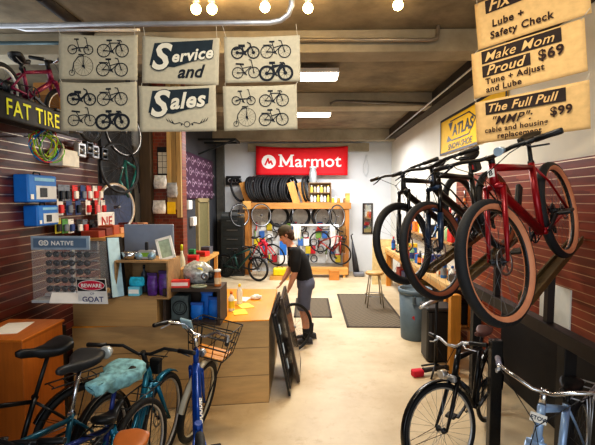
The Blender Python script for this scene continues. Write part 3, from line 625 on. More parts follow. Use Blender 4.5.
def silhouette(q, kind, cx, cy, s):
    """printed bicycle, s = width"""
    r = s * .2; L = s * .29; lw = s * .022
    def pt(x, y): return (cx + x * s, cy + y * s)
    if kind == 'penny':
        q.ring2(cx + .05 * s, cy, s * .36, lw * .7, n=32); q.ring2(cx - .38 * s, cy - .26 * s, s * .1, lw, n=18)
        for k in range(14):
            a = k * PI / 7; q.line2([(cx + .05 * s, cy), (cx + .05 * s + s * .36 * math.cos(a), cy + s * .36 * math.sin(a))], lw * .25)
        q.line2([pt(.05, .38), pt(-.12, .36), pt(-.3, .12), pt(-.38, -.26)], lw * 1.4); q.line2([pt(.05, .0), pt(.05, .42), pt(.12, .44)], lw * 1.2); q.line2([pt(-.12, .42), pt(.02, .42)], lw * 2); q.disc2(cx + .05 * s, cy, s * .05); q.line2([pt(.05, 0), pt(.1, -.08)], lw * 2); return
    if kind == 'folding': r = s * .16
    if kind == 'mtb': r = s * .215; lw *= 1.5
    if kind == 'cruiser': r = s * .2; lw *= 1.5
    if kind == 'kid': r = s * .19
    y0 = cy - s * .1
    for sx in (-1, 1):
        q.ring2(cx + sx * L, y0, r, lw * (2.2 if kind == 'mtb' else 1.4)); q.disc2(cx + sx * L, y0, s * (.06 if kind in ('mtb', 'cruiser') else .025), n=12)
        for k in range(9):
            a = k * 2 * PI / 9 + .2; q.line2([(cx + sx * L, y0), (cx + sx * L + r * math.cos(a), y0 + r * math.sin(a))], lw * .22)
    if kind in ('diamond', 'mtb'):
        q.line2([pt(-.29, -.1), pt(-.03, -.12), pt(.2, .14), pt(-.1, .14), pt(-.03, -.12)], lw * 1.3); q.line2([pt(-.29, -.1), pt(-.1, .14), pt(-.12, .22)], lw); q.line2([pt(.29, -.1), pt(.19, .2)], lw * (2. if kind == 'mtb' else 1.2)); q.line2([pt(.13, .22), pt(.24, .22), pt(.27, .17)], lw * 1.4)
        q.line2([pt(-.19, .225), pt(-.05, .225)], lw * 2.4)
        if kind == 'mtb': q.line2([pt(-.2, .04), pt(.16, .16), pt(.02, -.04)], lw * 1.6)
    elif kind == 'city':
        q.line2([pt(-.29, -.1), pt(-.03, -.12), pt(.2, .1), pt(-.08, .02)], lw * 1.3); q.line2([pt(-.03, -.12), pt(-.12, .22)], lw * 1.2); q.line2([pt(-.29, -.1), pt(-.1, .14)], lw); q.line2([pt(.29, -.1), pt(.18, .24), pt(.1, .26)], lw * 1.3); q.line2([pt(-.19, .225), pt(-.05, .225)], lw * 2.6); q.line2([pt(-.4, .12), pt(-.16, .12)], lw * 1.6)
    elif kind == 'folding':
        q.line2([pt(-.29, -.1), pt(-.08, -.04), pt(.24, -.02)], lw * 2); q.line2([pt(-.02, -.14), pt(-.14, .26)], lw * 1.2); q.line2([pt(.29, -.1), pt(.2, .32), pt(.14, .33)], lw * 1.2); q.line2([pt(-.21, .27), pt(-.07, .27)], lw * 2.2); q.line2([pt(-.2, .02), pt(-.08, -.04)], lw)
    elif kind == 'cruiser':
        q.line2([pt(-.29, -.1), pt(-.04, -.12), pt(.1, .02), pt(.2, .12)], lw * 2); q.line2([pt(-.04, -.12), pt(-.12, .12)], lw * 1.4); q.line2([pt(.29, -.1), pt(.17, .22), pt(.08, .26)], lw * 1.3); q.line2([pt(-.22, .14), pt(-.04, .14)], lw * 3); q.disc2(*pt(-.05, -.1), s * .07); q.line2([pt(-.4, .02), pt(-.2, .06)], lw * 2)
    elif kind == 'kid':
        q.line2([pt(-.29, -.1), pt(-.05, -.1), pt(.2, .12), pt(-.12, .06), pt(-.05, -.1)], lw * 1.2); q.line2([pt(-.12, .06), pt(-.2, .2)], lw * 1.2); q.line2([pt(-.34, .22), pt(-.08, .2)], lw * 2.6); q.line2([pt(.29, -.1), pt(.2, .34), pt(.12, .36)], lw * 1.3)
    q.ring2(*pt(-.03, -.12), s * .035, lw, n=14); q.line2([pt(-.03, -.12), pt(.03, -.18)], lw * 1.4)
Yc = 3.32
def hangp(px, top=24): return P(px, 24, Yc)
KA = (('folding', .28, .73, .35), ('diamond', .69, .73, .4), ('penny', .3, .3, .34), ('city', .68, .3, .4))
KB = (('cruiser', .28, .72, .37), ('city', .68, .73, .4), ('kid', .28, .28, .37), ('mtb', .68, .26, .42))
def bikes_canvas(label, tl, tr, bl, kinds, seed, hang):
    o, w, h, wp = canvas('canvas_sign', label, tl, tr, bl, seed=seed, hang=hang, sag=.008)
    for kd, x, y, s in kinds: pr(o, wp, 'printed_bicycle', INK, lambda q: silhouette(q, kd, x * w, y * h, s * w))
def A(px, py): return P(px, py, Yc)
bikes_canvas('hanging canvas printed with four old bicycles, upper left at top of picture', A(57, 34), A(136, 35), A(59, 79), KA, 0, (hangp(55), hangp(134)))
bikes_canvas('hanging canvas printed with four bikes, below the upper left one', A(60, 82), A(137, 82), A(61, 131), KB, 1, (A(60, 79), A(136, 80)))
bikes_canvas('hanging canvas printed with four bikes, right of the Service canvas', A(223, 37), A(299, 35), A(225, 83), KB, 2, (hangp(222), hangp(296)))
bikes_canvas('hanging canvas printed with four old bicycles, right of the Sales canvas', A(224, 86), A(298, 84), A(224, 131), KA, 3, (A(225, 83), A(298, 82)))
PALEC = mat((232, 224, 204), .9, var=.03)
def bigscript(q_o, wp, w, h, first, rest, x, y, s1, s2, rot, slant):
    bar_ = [(x - .02 * w, y + .02 * h), (x + .04 * w, y + .5 * h), (w * .92, y + .5 * h + slant), (w * .9, y + .17 * h + slant), (x + .3 * w, y + .0 * h)]
    pr(q_o, wp, 'ink_panel', INKT, lambda q: q.poly(bar_), .006)
    pr(q_o, wp, 'capital_outline', INKT, lambda q: q.text(first, s1, (x - .0 * w, y - .05 * h, 0), shear=.25, bold=.05), .010)
    pr(q_o, wp, 'capital_letter', PALEC, lambda q: q.text(first, s1, (x, y - .05 * h, 0), shear=.25, bold=.025), .0125)
    pr(q_o, wp, 'lettering_outline', INKT, lambda q: q.text(rest, s2, (x + s1 * .56, y + .1 * h, 0), rot, shear=.3, bold=.06, space=1.06), .010)
    pr(q_o, wp, 'lettering', PALEC, lambda q: q.text(rest, s2, (x + s1 * .56, y + .1 * h, 0), rot, shear=.3, bold=.03, space=1.06), .0125)
o, w, h, wp = canvas('canvas_sign', 'hanging canvas reading Service and', A(141, 36), A(218, 38), A(142, 83), seed=4, hang=(hangp(143), hangp(216)), sag=.008)
bigscript(o, wp, w, h, 'S', 'ervice', .12 * w, .36 * h, .29, .128, .13, .1 * h)
pr(o, wp, 'lettering', INK, lambda q: q.text('and', .14, (.46 * w, .13 * h, 0), .06, shear=.35, bold=.025))
o, w, h, wp = canvas('canvas_sign', 'hanging canvas reading Sales with a scroll ornament', A(140, 86), A(217, 85), A(140, 132), seed=5, hang=(A(142, 83), A(217, 84)), sag=.008)
bigscript(o, wp, w, h, 'S', 'ales', .14 * w, .4 * h, .29, .175, .07, .04 * h)
def scroll(q):
    q.ring2(.62 * w, .16 * h, .022, .005)
    for s_ in (-1, 1):
        c = .62 * w; q.line2([(c + s_ * .03, .16 * h), (c + s_ * .06, .2 * h), (c + s_ * .1, .17 * h), (c + s_ * .14, .22 * h)], .006)
        for k in range(3): q.poly([(c + s_ * (.1 + k * .022), .17 * h + k * .007), (c + s_ * (.13 + k * .022), .28 * h + k * .007), (c + s_ * (.118 + k * .022), .2 * h + k * .007)][::s_])
        q.disc2(c + s_ * .045, .15 * h, .006)
pr(o, wp, 'scroll_ornament', INK, scroll)
# right hand price canvases, turned toward the shop
def B(px, py, t): return P(px, py, 3.4 - .5 * t)
def tag_text(o, wp, bars, lines):
    for (x0, y0, x1, y1, sl) in bars: pr(o, wp, 'ink_panel', mat((48, 38, 36), .9, var=.2), lambda q: q.poly([(x0, y0), (x1, y0 + sl), (x1, y1 + sl), (x0, y1)]), .006)
    for (t, sz, x, y, rot, sh, mm, bo) in lines: pr(o, wp, 'lettering', mm, lambda q: q.text(t, sz, (x, y, 0), rot, shear=sh, bold=bo, space=1.08), .013)
DKINK = mat((52, 36, 32), .9)
o, w, h, wp = canvas('price_canvas', 'canvas sign reading Lube and Safety Check, topmost of three at upper right', B(476, 4, 0), B(590, -42, 1), B(478, 50, 0), mats=CANVASW, seed=6, wav=.004, hang=(B(476, -10, 0), B(590, -60, 1)))
tag_text(o, wp, [(.08, .25, .42, .35, 0)], [('Fix', .12, .1, .26, .02, .35, CANVASW, .02), ('Lube +', .075, .12, .135, 0, .05, DKINK, .025), ('Safety Check', .075, .1, .05, 0, .05, DKINK, .025)])
o, w, h, wp = canvas('price_canvas', 'canvas sign reading Make Mom Proud $69, middle of three at upper right', B(475, 53, 0), B(590, 16, 1), B(474, 99, 0), mats=CANVASW, seed=7, wav=.004, hang=(B(478, 50, 0), B(590, 8, 1)))
tag_text(o, wp, [(.08, .25, .62, .35, 0), (.08, .145, .42, .235, 0)], [('Make Mom', .098, .1, .263, 0, .35, CANVASW, .006), ('Proud', .1, .11, .155, 0, .35, CANVASW, .02), ('$69', .1, .47, .16, 0, 0, DKINK, .03), ('Tune + Adjust', .064, .1, .085, 0, .03, DKINK, .025), ('and Lube', .064, .1, .022, 0, .03, DKINK, .025)])
o, w, h, wp = canvas('price_canvas', 'canvas sign reading The Full Pull, lowest of three at upper right', B(474, 103, 0), B(588, 80, 1), B(477, 144, 0), mats=CANVASW, seed=8, wav=.004, hang=(B(474, 99, 0), B(590, 72, 1)))
tag_text(o, wp, [(.08, .215, .62, .31, 0)], [('The Full Pull', .086, .09, .232, 0, .35, CANVASW, .02), ('"MMP":', .09, .11, .13, 0, .4, DKINK, .01), ('$99', .085, .52, .13, 0, 0, DKINK, .03), ('cable and housing', .056, .07, .075, 0, .03, DKINK, .02), ('replacement', .056, .16, .022, 0, .03, DKINK, .025)])
# yellow sign on the right wall
def RW(px, py, off=.02): return PX(px, py, XR - off)
TL, TR, BL = RW(441, 112), RW(508, 80), RW(441, 152); TL.z = max(TL.z, 2.1); BR = V((TR.x, TR.y, BL.z)); TR = V((TR.x, TR.y, TL.z))
TL = V((XR - .02, TL.y, 3.48)); TR = V((XR - .02, TR.y, 3.48)); BL = V((XR - .02, TL.y, 2.86))
o, w, h, wp = canvas('wall_banner', 'yellow black-bordered banner with black lettering on the right wall', TL, TR, BL, wav=.003, mats=mat((242, 194, 8), .6, var=.05), seed=1)
pr(o, wp, 'border', BLACK, lambda q: q.line2([(.02, .02), (w - .02, .02), (w - .02, h - .02), (.02, h - .02), (.02, .02)], .04))
def atlas(q):
    q.poly([(.42, .5), (.62, .5), (.52, .36)]); q.poly([(.34, .2), (.6, .2), (.42, .3)])
    q.line2([(.5, .52), (1.3, .52), (1.55, .4), (1.3, .2), (.6, .2)], .02)
    q.text('ATLAS', .24, (.62, .27, 0), shear=.1, bold=.03, sx=1.2)
    q.text('SNOW-SHOE', .13, (.42, .06, 0), shear=.15, bold=.02, sx=1.3)
pr(o, wp, 'lettering', BLACK, atlas)
# red banner on the back wall
Yb = 11.62
o, w, h, wp = canvas('banner', 'large red banner with white logo and lettering hung on the back wall', P(257, 146, Yb), P(349, 146, Yb), P(256, 175, Yb), mats=mat((226, 18, 34), .7, var=.06, scale=3), wav=.012, cat='banner', seed=2, sag=.05)
WH = mat((250, 246, 244), .7, var=.02)
pr(o, wp, 'logo_disc', WH, lambda q: q.disc2(.36, .47 * h, .2, n=32), .006)
pr(o, wp, 'logo_zigzag', mat((226, 18, 34), .7, var=.05), lambda q: q.line2([(.26, .36 * h), (.34, .58 * h), (.37, .42 * h), (.42, .5 * h), (.46, .38 * h)], .045), .012)
def marmot(q):
    y0, y1 = .3 * h, .3 * h + .36
    for x in (.7, 1.0): q.line2([(x, y0 + .03), (x, y1 - .03)], .062); q.line2([(x - .06, y0 + .016), (x + .06, y0 + .016)], .034)
    q.line2([(.64, y1 - .016), (.72, y1 - .016)], .034); q.line2([(.98, y1 - .016), (1.06, y1 - .016)], .034)
    q.line2([(.7, y1 - .03), (.85, y0 + .07)], .066); q.line2([(1.0, y1 - .03), (.85, y0 + .07)], .066)
    q.text('armot', .5, (1.09, y0, 0), bold=.012, sx=1.03, space=1.02)
pr(o, wp, 'lettering', WH, marmot, .012)
# purple banner on the left wall
tl, tr, bl = PX(180, 152, XL + .03), PX(213, 168, XL + .03), PX(180, 197, XL + .03)
TL = V((XL + .03, tl.y, 3.12)); TR = V((XL + .03, tr.y, 3.12)); BL = V((XL + .03, tl.y, 2.1))
o, w, h, wp = canvas('banner', 'purple banner with a repeating pale logo pattern above the far left door', TL, TR, BL, mats=mat((72, 40, 66), .7), wav=.006, cat='banner')
PALE = mat((176, 150, 170), .7)
def pattern(q):
    for j in range(4):
        for i in range(6):
            x = .2 + i * .5 + (.2 if j % 2 else 0); y = .12 + j * .25
            if x < w - .1: q.ring2(x, y, .085, .02, n=16); q.line2([(x + .1, y - .03), (x + .22, y + .03), (x + .3, y - .02)], .028); q.line2([(x - .03, y), (x + .04, y)], .018)
pr(o, wp, 'printed_pattern', PALE, pattern)
# FAT TIRE sign and the small sign by the back wall
Xs = -2.2
a = PX(0, 91, Xs); e = PX(62, 118, Xs); z0, z1 = 2.79, 2.99
o, w, h, wp = canvas('wall_sign', 'black sign with yellow letters FAT TIRE high on the left wall', V((Xs, 2.85, 2.88)), V((Xs, 3.78, 2.88)), V((Xs, 2.85, 2.68)), mats=mat((20, 20, 20), .6), wav=.0)
pr(o, wp, 'lettering', mat((226, 226, 40), .6), lambda q: q.text('FAT TIRE', .17, (.13, .04, 0), bold=.012, sx=.9, space=1.08))
o, w, h, wp = canvas('wall_sign', 'small black sign with pale letters on the back wall left of the tire rack', P(226, 176, 11.8), P(241, 176, 11.8), P(226, 185, 11.8), mats=BLACK, wav=0.)
pr(o, wp, 'lettering', mat((170, 170, 170), .6), lambda q: q.text('CLUB', .17, (.05, .07, 0), bold=.01))
# ------------------------------------------------------------------ the mechanic
def person():
    Y0 = 6.0
    root = thing('person', 'person in black t-shirt, grey shorts and dark cap standing bent over the counter edge', 'person', (-.05, Y0, 0))
    SKIN = mat((206, 150, 122), .5, var=.06, scale=8)
    # local: facing -x, his left side is -y (towards camera)
    def limb(b, pts, rs, n=14):
        P_, R_ = [], []
        for i in range(len(pts) - 1):
            for k in range(4):
                t = k / 4; P_.append(V(pts[i]).lerp(V(pts[i + 1]), t)); R_.append(rs[i] + (rs[i + 1] - rs[i]) * t)
        P_.append(V(pts[-1])); R_.append(rs[-1]); b.tube(P_, R_, n); b.ell(pts[0], rs[0], 12, 8); b.ell(pts[-1], rs[-1], 12, 8)
    J = dict(hip=V((0, 0, .9)), waist=V((-.02, 0, 1.06)), chest=V((-.1, 0, 1.27)), neck=V((-.19, 0, 1.42)), head=V((-.275, 0, 1.575)))
    def torso(b, g=0.):
        secs = [((.02, 0, .78), .09, .12), ((.02, 0, .87), .115, .165), ((0, 0, .98), .105, .15), ((-.03, 0, 1.1), .108, .152), ((-.085, 0, 1.24), .12, .175), ((-.125, 0, 1.33), .1, .165), ((-.16, 0, 1.39), .065, .11), ((-.185, 0, 1.43), .055, .06)]
        rings = []
        for c, rx, ry in secs: rings.append([(c[0] + (rx + g) * math.cos(2 * PI * k / 20), c[1] + (ry + g) * math.sin(2 * PI * k / 20), c[2]) for k in range(20)])
        b.loft(rings)
    sh = {-1: V((-.13, -.185, 1.335)), 1: V((-.15, .185, 1.33))}
    el = {-1: V((-.13, -.225, 1.07)), 1: V((-.2, .23, 1.07))}
    wr = {-1: V((-.215, -.17, .83)), 1: V((-.32, .14, .88))}
    kn = {-1: V((-.02, -.1, .47)), 1: V((-.0, .1, .47))}
    an = {-1: V((.03, -.12, .09)), 1: V((.09, .11, .09))}
    b = MB(); b.smooth = True; torso(b)
    limb(b, [J['neck'] + V((0, 0, -.04)), J['neck'] + V((-.035, 0, .05)), J['head'] + V((.02, 0, -.06))], [.062, .055, .055])
    hr = Matrix.Rotation(-.55, 3, 'Y')     # head bowed
    hc = J['head']; Hm = lambda x, y, z: hc + hr @ V((x, y, z))
    b.ell(Hm(.01, 0, .03), (.098, .077, .108), 20, 14, hr); b.ell(Hm(-.035, 0, -.045), (.062, .06, .075), 16, 10, hr); b.ell(Hm(-.07, 0, -.09), (.028, .032, .022), 12, 8, hr)
    b.tube([Hm(-.085, 0, .02), Hm(-.108, 0, -.025), Hm(-.09, 0, -.035)], [.01, .016, .012], 8); b.ell(Hm(-.107, 0, -.028), (.016, .017, .012), 10, 8, hr)
    b.ell(Hm(-.082, 0, -.062), (.018, .026, .007), 10, 6, hr); b.ell(Hm(-.082, 0, -.072), (.016, .022, .007), 10, 6, hr)
    for s in (-1, 1): b.ell(Hm(.012, s * .08, -.005), (.022, .012, .034), 10, 8, hr)
    for s in (-1, 1):
        limb(b, [sh[s], sh[s].lerp(el[s], .5), el[s], el[s].lerp(wr[s], .35), wr[s]], [.044, .046, .042, .044, .028])
        limb(b, [V((.02, s * .09, .86)), V((.0, s * .1, .68)), kn[s], kn[s].lerp(an[s], .3) + V((.02, 0, 0)), an[s]], [.095, .08, .056, .06, .038])
        limb(b, [an[s], an[s] + V((-.06, 0, -.05)), an[s] + V((-.15, 0, -.06))], [.036, .034, .028])
        # hand
        d = (wr[s] - el[s]).normalized(); d = (d + V((-.15, 0, -.25))).normalized(); side = V((0, 1, 0)); pn = d.cross(side).normalized()
        p0 = wr[s]; b.loft([[p0 + d * t + side * w * math.cos(2 * PI * k / 12) + pn * th * math.sin(2 * PI * k / 12) for k in range(12)] for t, w, th in ((-.01, .026, .022), (.03, .036, .019), (.07, .04, .016), (.09, .038, .013))])
        for i, (ln, off) in enumerate(((.07, -.03), (.08, -.01), (.075, .01), (.06, .03))):
            k0 = p0 + d * .085 + side * off; k1 = k0 + d * ln * .45 - pn * .006; k2 = k1 + (d - pn * .5).normalized() * ln * .32; k3 = k2 + (d - pn * .9).normalized() * ln * .25
            b.tube([k0, k1, k2, k3], [.0095, .009, .0085, .0075], 8)
        t0 = p0 + d * .03 - side * .03 * s * -1; t1 = t0 + side * s * .025 + d * .03 - pn * .01; t2 = t1 + d * .032 - pn * .008; b.tube([t0, t1, t2], [.012, .0105, .008], 8)
    o = b.build('body', SKIN, root); m = o.modifiers.new('rm', 'REMESH'); m.mode = 'VOXEL'; m.voxel_size = .006; m.use_smooth_shade = True
    m = o.modifiers.new('sm', 'SMOOTH'); m.factor = .5; m.iterations = 4
    # shirt
    b = MB(); b.smooth = True
    secs = [((.005, 0, .93), .128, .18), ((-.005, 0, .99), .126, .174), ((-.03, 0, 1.1), .128, .172), ((-.085, 0, 1.24), .138, .19), ((-.122, 0, 1.32), .128, .198), ((-.155, 0, 1.375), .1, .165), ((-.18, 0, 1.41), .072, .09)]
    b.loft([[(c[0] + rx * math.cos(2 * PI * k / 24), ry * math.sin(2 * PI * k / 24), c[2]) for k in range(24)] for c, rx, ry in secs])
    for s in (-1, 1): limb(b, [sh[s] + V((.01, -s * .03, .01)), sh[s].lerp(el[s], .5), sh[s].lerp(el[s], .82)], [.078, .076, .07])
    o = b.build('t_shirt', mat((20, 20, 23), .85, var=.2, scale=6, bump=.15), root); m = o.modifiers.new('rm', 'REMESH'); m.mode = 'VOXEL'; m.voxel_size = .01; m.use_smooth_shade = True; m = o.modifiers.new('sm', 'SMOOTH'); m.iterations = 3
    b = MB(); b.smooth = True
    b.loft([[(c[0] + rx * math.cos(2 * PI * k / 20), ry * math.sin(2 * PI * k / 20), c[2]) for k in range(20)] for c, rx, ry in (((.02, 0, .8), .13, .18), ((.02, 0, .88), .136, .186), ((.005, 0, .965), .122, .172))])
    for s in (-1, 1): limb(b, [V((.02, s * .088, .85)), V((.0, s * .1, .7)), V((-.01, s * .105, .56))], [.108, .1, .094])
    for s in (-1, 1): b.spin([(.0, .5), (.095, .5), (.1, .58), (0, .58)], 18, 'z', (-.012, s * .105, 0))
    o = b.build('shorts', mat((98, 102, 122), .85, var=.12, scale=8, bump=.15), root); m = o.modifiers.new('rm', 'REMESH'); m.mode = 'VOXEL'; m.voxel_size = .01; m.use_smooth_shade = True; m = o.modifiers.new('sm', 'SMOOTH'); m.iterations = 3
    for s in (-1, 1):
        a = an[s]; b = MB(); b.smooth = True; b.tube([a + V((-.02, 0, -.03)), a + V((-.004, 0, .03)), a + V((-.005, 0, .14))], [.046, .046, .056], 14); b.build('sock', mat((30, 30, 34), .9), root)
        b = MB(); b.smooth = True; rings = []
        for t, w, hgt in ((-.09, .02, .05), (-.08, .036, .085), (-.03, .042, .1), (.03, .044, .095), (.09, .05, .07), (.15, .05, .055), (.195, .036, .045), (.21, .012, .03)):
            cx = a.x - t; rings.append([(cx, a.y + w * math.cos(2 * PI * k / 14), .0 + hgt * .5 + hgt * .5 * math.copysign(abs(math.sin(2 * PI * k / 14)) ** .6, math.sin(2 * PI * k / 14))) for k in range(14)])
        b.loft(rings); so = b.build('shoe', mat((62, 62, 68), .7, var=.2), root)
        b = MB(); b.poly([(a.x - x, a.y + y) for x, y in ((-.095, -.03), (-.095, .03), (0, .045), (.1, .054), (.19, .044), (.218, 0), (.19, -.044), (.1, -.054), (0, -.045))], 0, .016); b.build('sole', mat((120, 118, 116), .7), so)
    # cap, hair
    b = MB(); b.smooth = True; b.ell(Hm(.018, 0, .055), (.108, .088, .095), 20, 12, hr); b.tube([Hm(-.06, 0, .07), Hm(-.12, 0, .062), Hm(-.175, 0, .045)], [.075, .07, .045], 16, sy=.12, up=(0, 1, 0)); b.build('cap', mat((74, 64, 46), .85, var=.2), root)
    b = MB(); b.smooth = True; R2 = random.Random(3)
    b.ell(Hm(.05, 0, .0), (.075, .085, .1), 18, 12, hr); b.ell(Hm(.055, 0, -.06), (.05, .07, .06), 14, 10, hr)
    for s in (-1, 1): b.ell(Hm(.02, s * .068, .02), (.05, .022, .055), 12, 8, hr)
    o = b.build('hair', mat((70, 48, 32), .8, var=.3, scale=40, bump=.3), root)
    for s in (-1, 1):
        b = MB(); b.ell(Hm(-.076, s * .03, .012), .011, 10, 8); b.build('eye', mat((40, 30, 26), .3), root)
        b = MB(); b.tube([Hm(-.086, s * .015, .032), Hm(-.08, s * .045, .03)], .005, 5); b.build('eyebrow', mat((60, 42, 30), .8), root)
person()
# ------------------------------------------------------------------ counter and what stands on it
PLY = wood((196, 162, 112), 'x', plank=.29, grain=.8, dark=.72); PLYD = wood((186, 150, 100), 'x', grain=.8, dark=.7); HONEY = wood((230, 154, 36), 'y', rough=.35, grain=.6, dark=.8); WALN = wood((70, 56, 46), 'x', rough=.7); CRATE = wood((176, 140, 96), 'x', rough=.8, dark=.5)
ct = thing('service_counter', 'long plywood service counter with honey-coloured top facing the bikes', 'counter', (-1.3, 4.4, 0))
fp = [(-.97, -.55), (.9, -.26), (.88, 1.17), (-.97, 1.17)]
b = MB(); b.poly(fp, 0, .856); b.build('body', PLY, ct)
b = MB(); b.poly([(x * 1.004, y - .004 if y < 0 else y) for x, y in fp], .856, .87); b.build('top', HONEY, ct, bevel=.004)
rs = thing('riser_box', 'plain plywood riser box standing on the left end of the counter', 'box', (-1.86, 4.12, .87))
b = MB(); b.box((0, 0, .135), (.82, .5, .27)); b.build('body', PLYD, rs, bevel=.004)
ob = thing('storage_box', 'orange-stained wooden box against the left slatwall with a paper on top', 'box', (-2.33, 3.17, 0))
b = MB(); b.box((0, 0, .525), (.46, .5, 1.05)); b.build('body', wood((176, 98, 26), 'z', rough=.45, dark=.7), ob, bevel=.005)
b = MB(); b.box((0, 0, 1.06), (.48, .53, .02)); b.build('lid', wood((186, 106, 30), 'y', rough=.4, dark=.75), ob, bevel=.004)
b = MB(); b.box((0, 0, .0015), (.2, .3, .003), Matrix.Rotation(.2, 3, 'Z')); tag(b.build('paper_sheet', WHITE, loc=(-2.36, 3.18, 1.0702)), 'white paper sheet lying on the orange box at far left', 'paper')
b = MB(); b.box((0, 0, .46), (.06, .06, .92)); tag(b.build('post', BLACK, loc=(-2.3, 3.72, 0)), 'black square post at the left end of the counter', 'post')
# sunglasses display case
ACR = mat((200, 206, 210), .05, alpha=.07, var=0.); HDR = mat((92, 116, 140), .4, var=.05)
dc = thing('display_case', 'clear sunglasses display case with a blue-grey header on the counter left end', 'display case', (-2.235, 3.86, 1.14))
w, d, h = .62, .3, .56
for nm, c, s in (('side_pane', (-w / 2, 0, h / 2), (.006, d, h)), ('side_pane', (w / 2, 0, h / 2), (.006, d, h)), ('front_pane', (0, -d / 2, h / 2), (w, .006, h)), ('back_pane', (0, d / 2, h / 2), (w, .006, h))):
    b = MB(); b.box(c, s); b.build(nm, ACR, dc)
b = MB(); b.box((0, 0, .012), (w + .02, d + .02, .024)); b.build('base', mat((176, 180, 184), .4), dc)
b = MB(); b.box((.05, -d / 2 - .02, .05), (.36, .02, .1), Matrix.Rotation(-.5, 3, 'X')); b.build('slope_card', WHITE, dc)
b = MB(); b.box((-.03, -d / 2 - .01, h + .0), (w - .08, .02, .125)); ho = b.build('header', mat((150, 168, 184), .4), dc)
b = MB(); b.box((-.03, -d / 2 - .022, h + .0), (w - .13, .006, .085)); b.build('header_panel', HDR, ho)
Mh = frame3((-.2, -d / 2 - .026, h), (1, 0, 0), (0, 0, 1))
b = MB(Mh); b.ring2(0, 0, .02, .011, n=18); b.ring2(.042, 0, .02, .011, n=18); b.line2([(.0, 0), (.042, 0)], .011); b.text('NATIVE', .055, (.09, -.02, 0), bold=.03, space=1.15); b.build('lettering', WHITE, ho)
for r in range(5):
    for c in range(3):
        b = MB(); x, z = -.16 + c * .15 - .02, .11 + r * .082; b.smooth = True
        for s_ in (-1, 1): b.ell((x + s_ * .036, -.05 - .004 * c, z), (.034, .012, .03), 10, 6); b.tube([(x + s_ * .064, -.05, z + .008), (x + s_ * .07, .02, z + .008), (x + s_ * .062, .07, z - .01)], .004, 5)
        b.tube([(x - .012, -.056, z + .008), (x + .012, -.056, z + .008)], .004, 5)
        o = b.build('sunglasses', [mat((16, 16, 18), .15), mat((40, 30, 28), .15)][(r + c) % 2], loc=(-2.235, 3.86, 1.14)); tag(o, 'black sunglasses in the display case, %s row from the bottom, %s column from the left' % (ORD[r], ORD[c]), 'sunglasses', 'sunglasses in the display case')
b = MB(); b.box((0, 0, .25), (.02, .05, .46)); b.box((0, .0, .03), (.5, .1, .02));
for r in range(5): b.box((.0, .0, .1 + r * .082), (.5, .012, .008))
tag(b.build('display_stand', SILVER, loc=(-2.25, 3.86, 1.164)), 'silver stand inside the sunglasses display case', 'display stand')
# beware sign
bs_ = thing('tabletop_sign', 'white sign with red oval reading BEWARE of GOAT leaning on the display case', 'sign', (-1.96, 3.86, 1.14), 0)
Ms = Matrix.Translation((0, -.19, .002)) @ Matrix.Rotation(.15, 4, 'X') @ frame3((0, 0, 0), (1, 0, 0), (0, 0, 1))
b = MB(Ms); b.poly([(-.135, 0), (.135, 0), (.135, .24), (-.135, .24)], -.006, 0); b.build('board', mat((226, 226, 222), .35), bs_)
b = MB(Ms); b.poly([(-.13, .125), (.13, .125), (.13, .236), (-.13, .236)], 0, .001); b.build('top_band', BLACK, bs_)
def oval(q, rx, ry, z): q.f([q.v((rx * math.cos(2 * PI * k / 28), .18 + ry * math.sin(2 * PI * k / 28), z)) for k in range(28)])
b = MB(Ms); oval(b, .124, .05, .002); b.build('oval_rim', WHITE, bs_); b = MB(Ms); oval(b, .118, .044, .003); b.build('oval', mat((200, 24, 66), .4), bs_)
b = MB(Ms); b.text('BEWARE', .049, (0, .162, .004), bold=.03, align='CENTER'); b.build('lettering', WHITE, bs_)
b = MB(Ms); b.text('OF', .03, (0, .09, .001), align='CENTER'); b.text('GOAT', .07, (0, .022, .001), bold=.015, align='CENTER'); b.build('lettering', mat((40, 50, 110), .5), bs_)
# leaning card
lc = thing('catalogue', 'tall black and pale blue card leaning against the wooden crate', 'booklet', (-1.8, 3.9, 1.14))
Mt = Matrix.Translation((-.02, -.02, 0)) @ Matrix.Rotation(.1, 4, 'Y') @ Matrix.Rotation(-.55, 4, 'Z')
b = MB(Mt); b.box((-.08, 0, .3), (.02, .16, .58), Matrix.Rotation(-.28, 3, 'Y')); b.build('cover', BLACK, lc); b = MB(Mt); b.box((-.065, -.02, .3), (.012, .12, .57), Matrix.Rotation(-.28, 3, 'Y')); b.build('page_edge', mat((176, 206, 220), .6), lc)
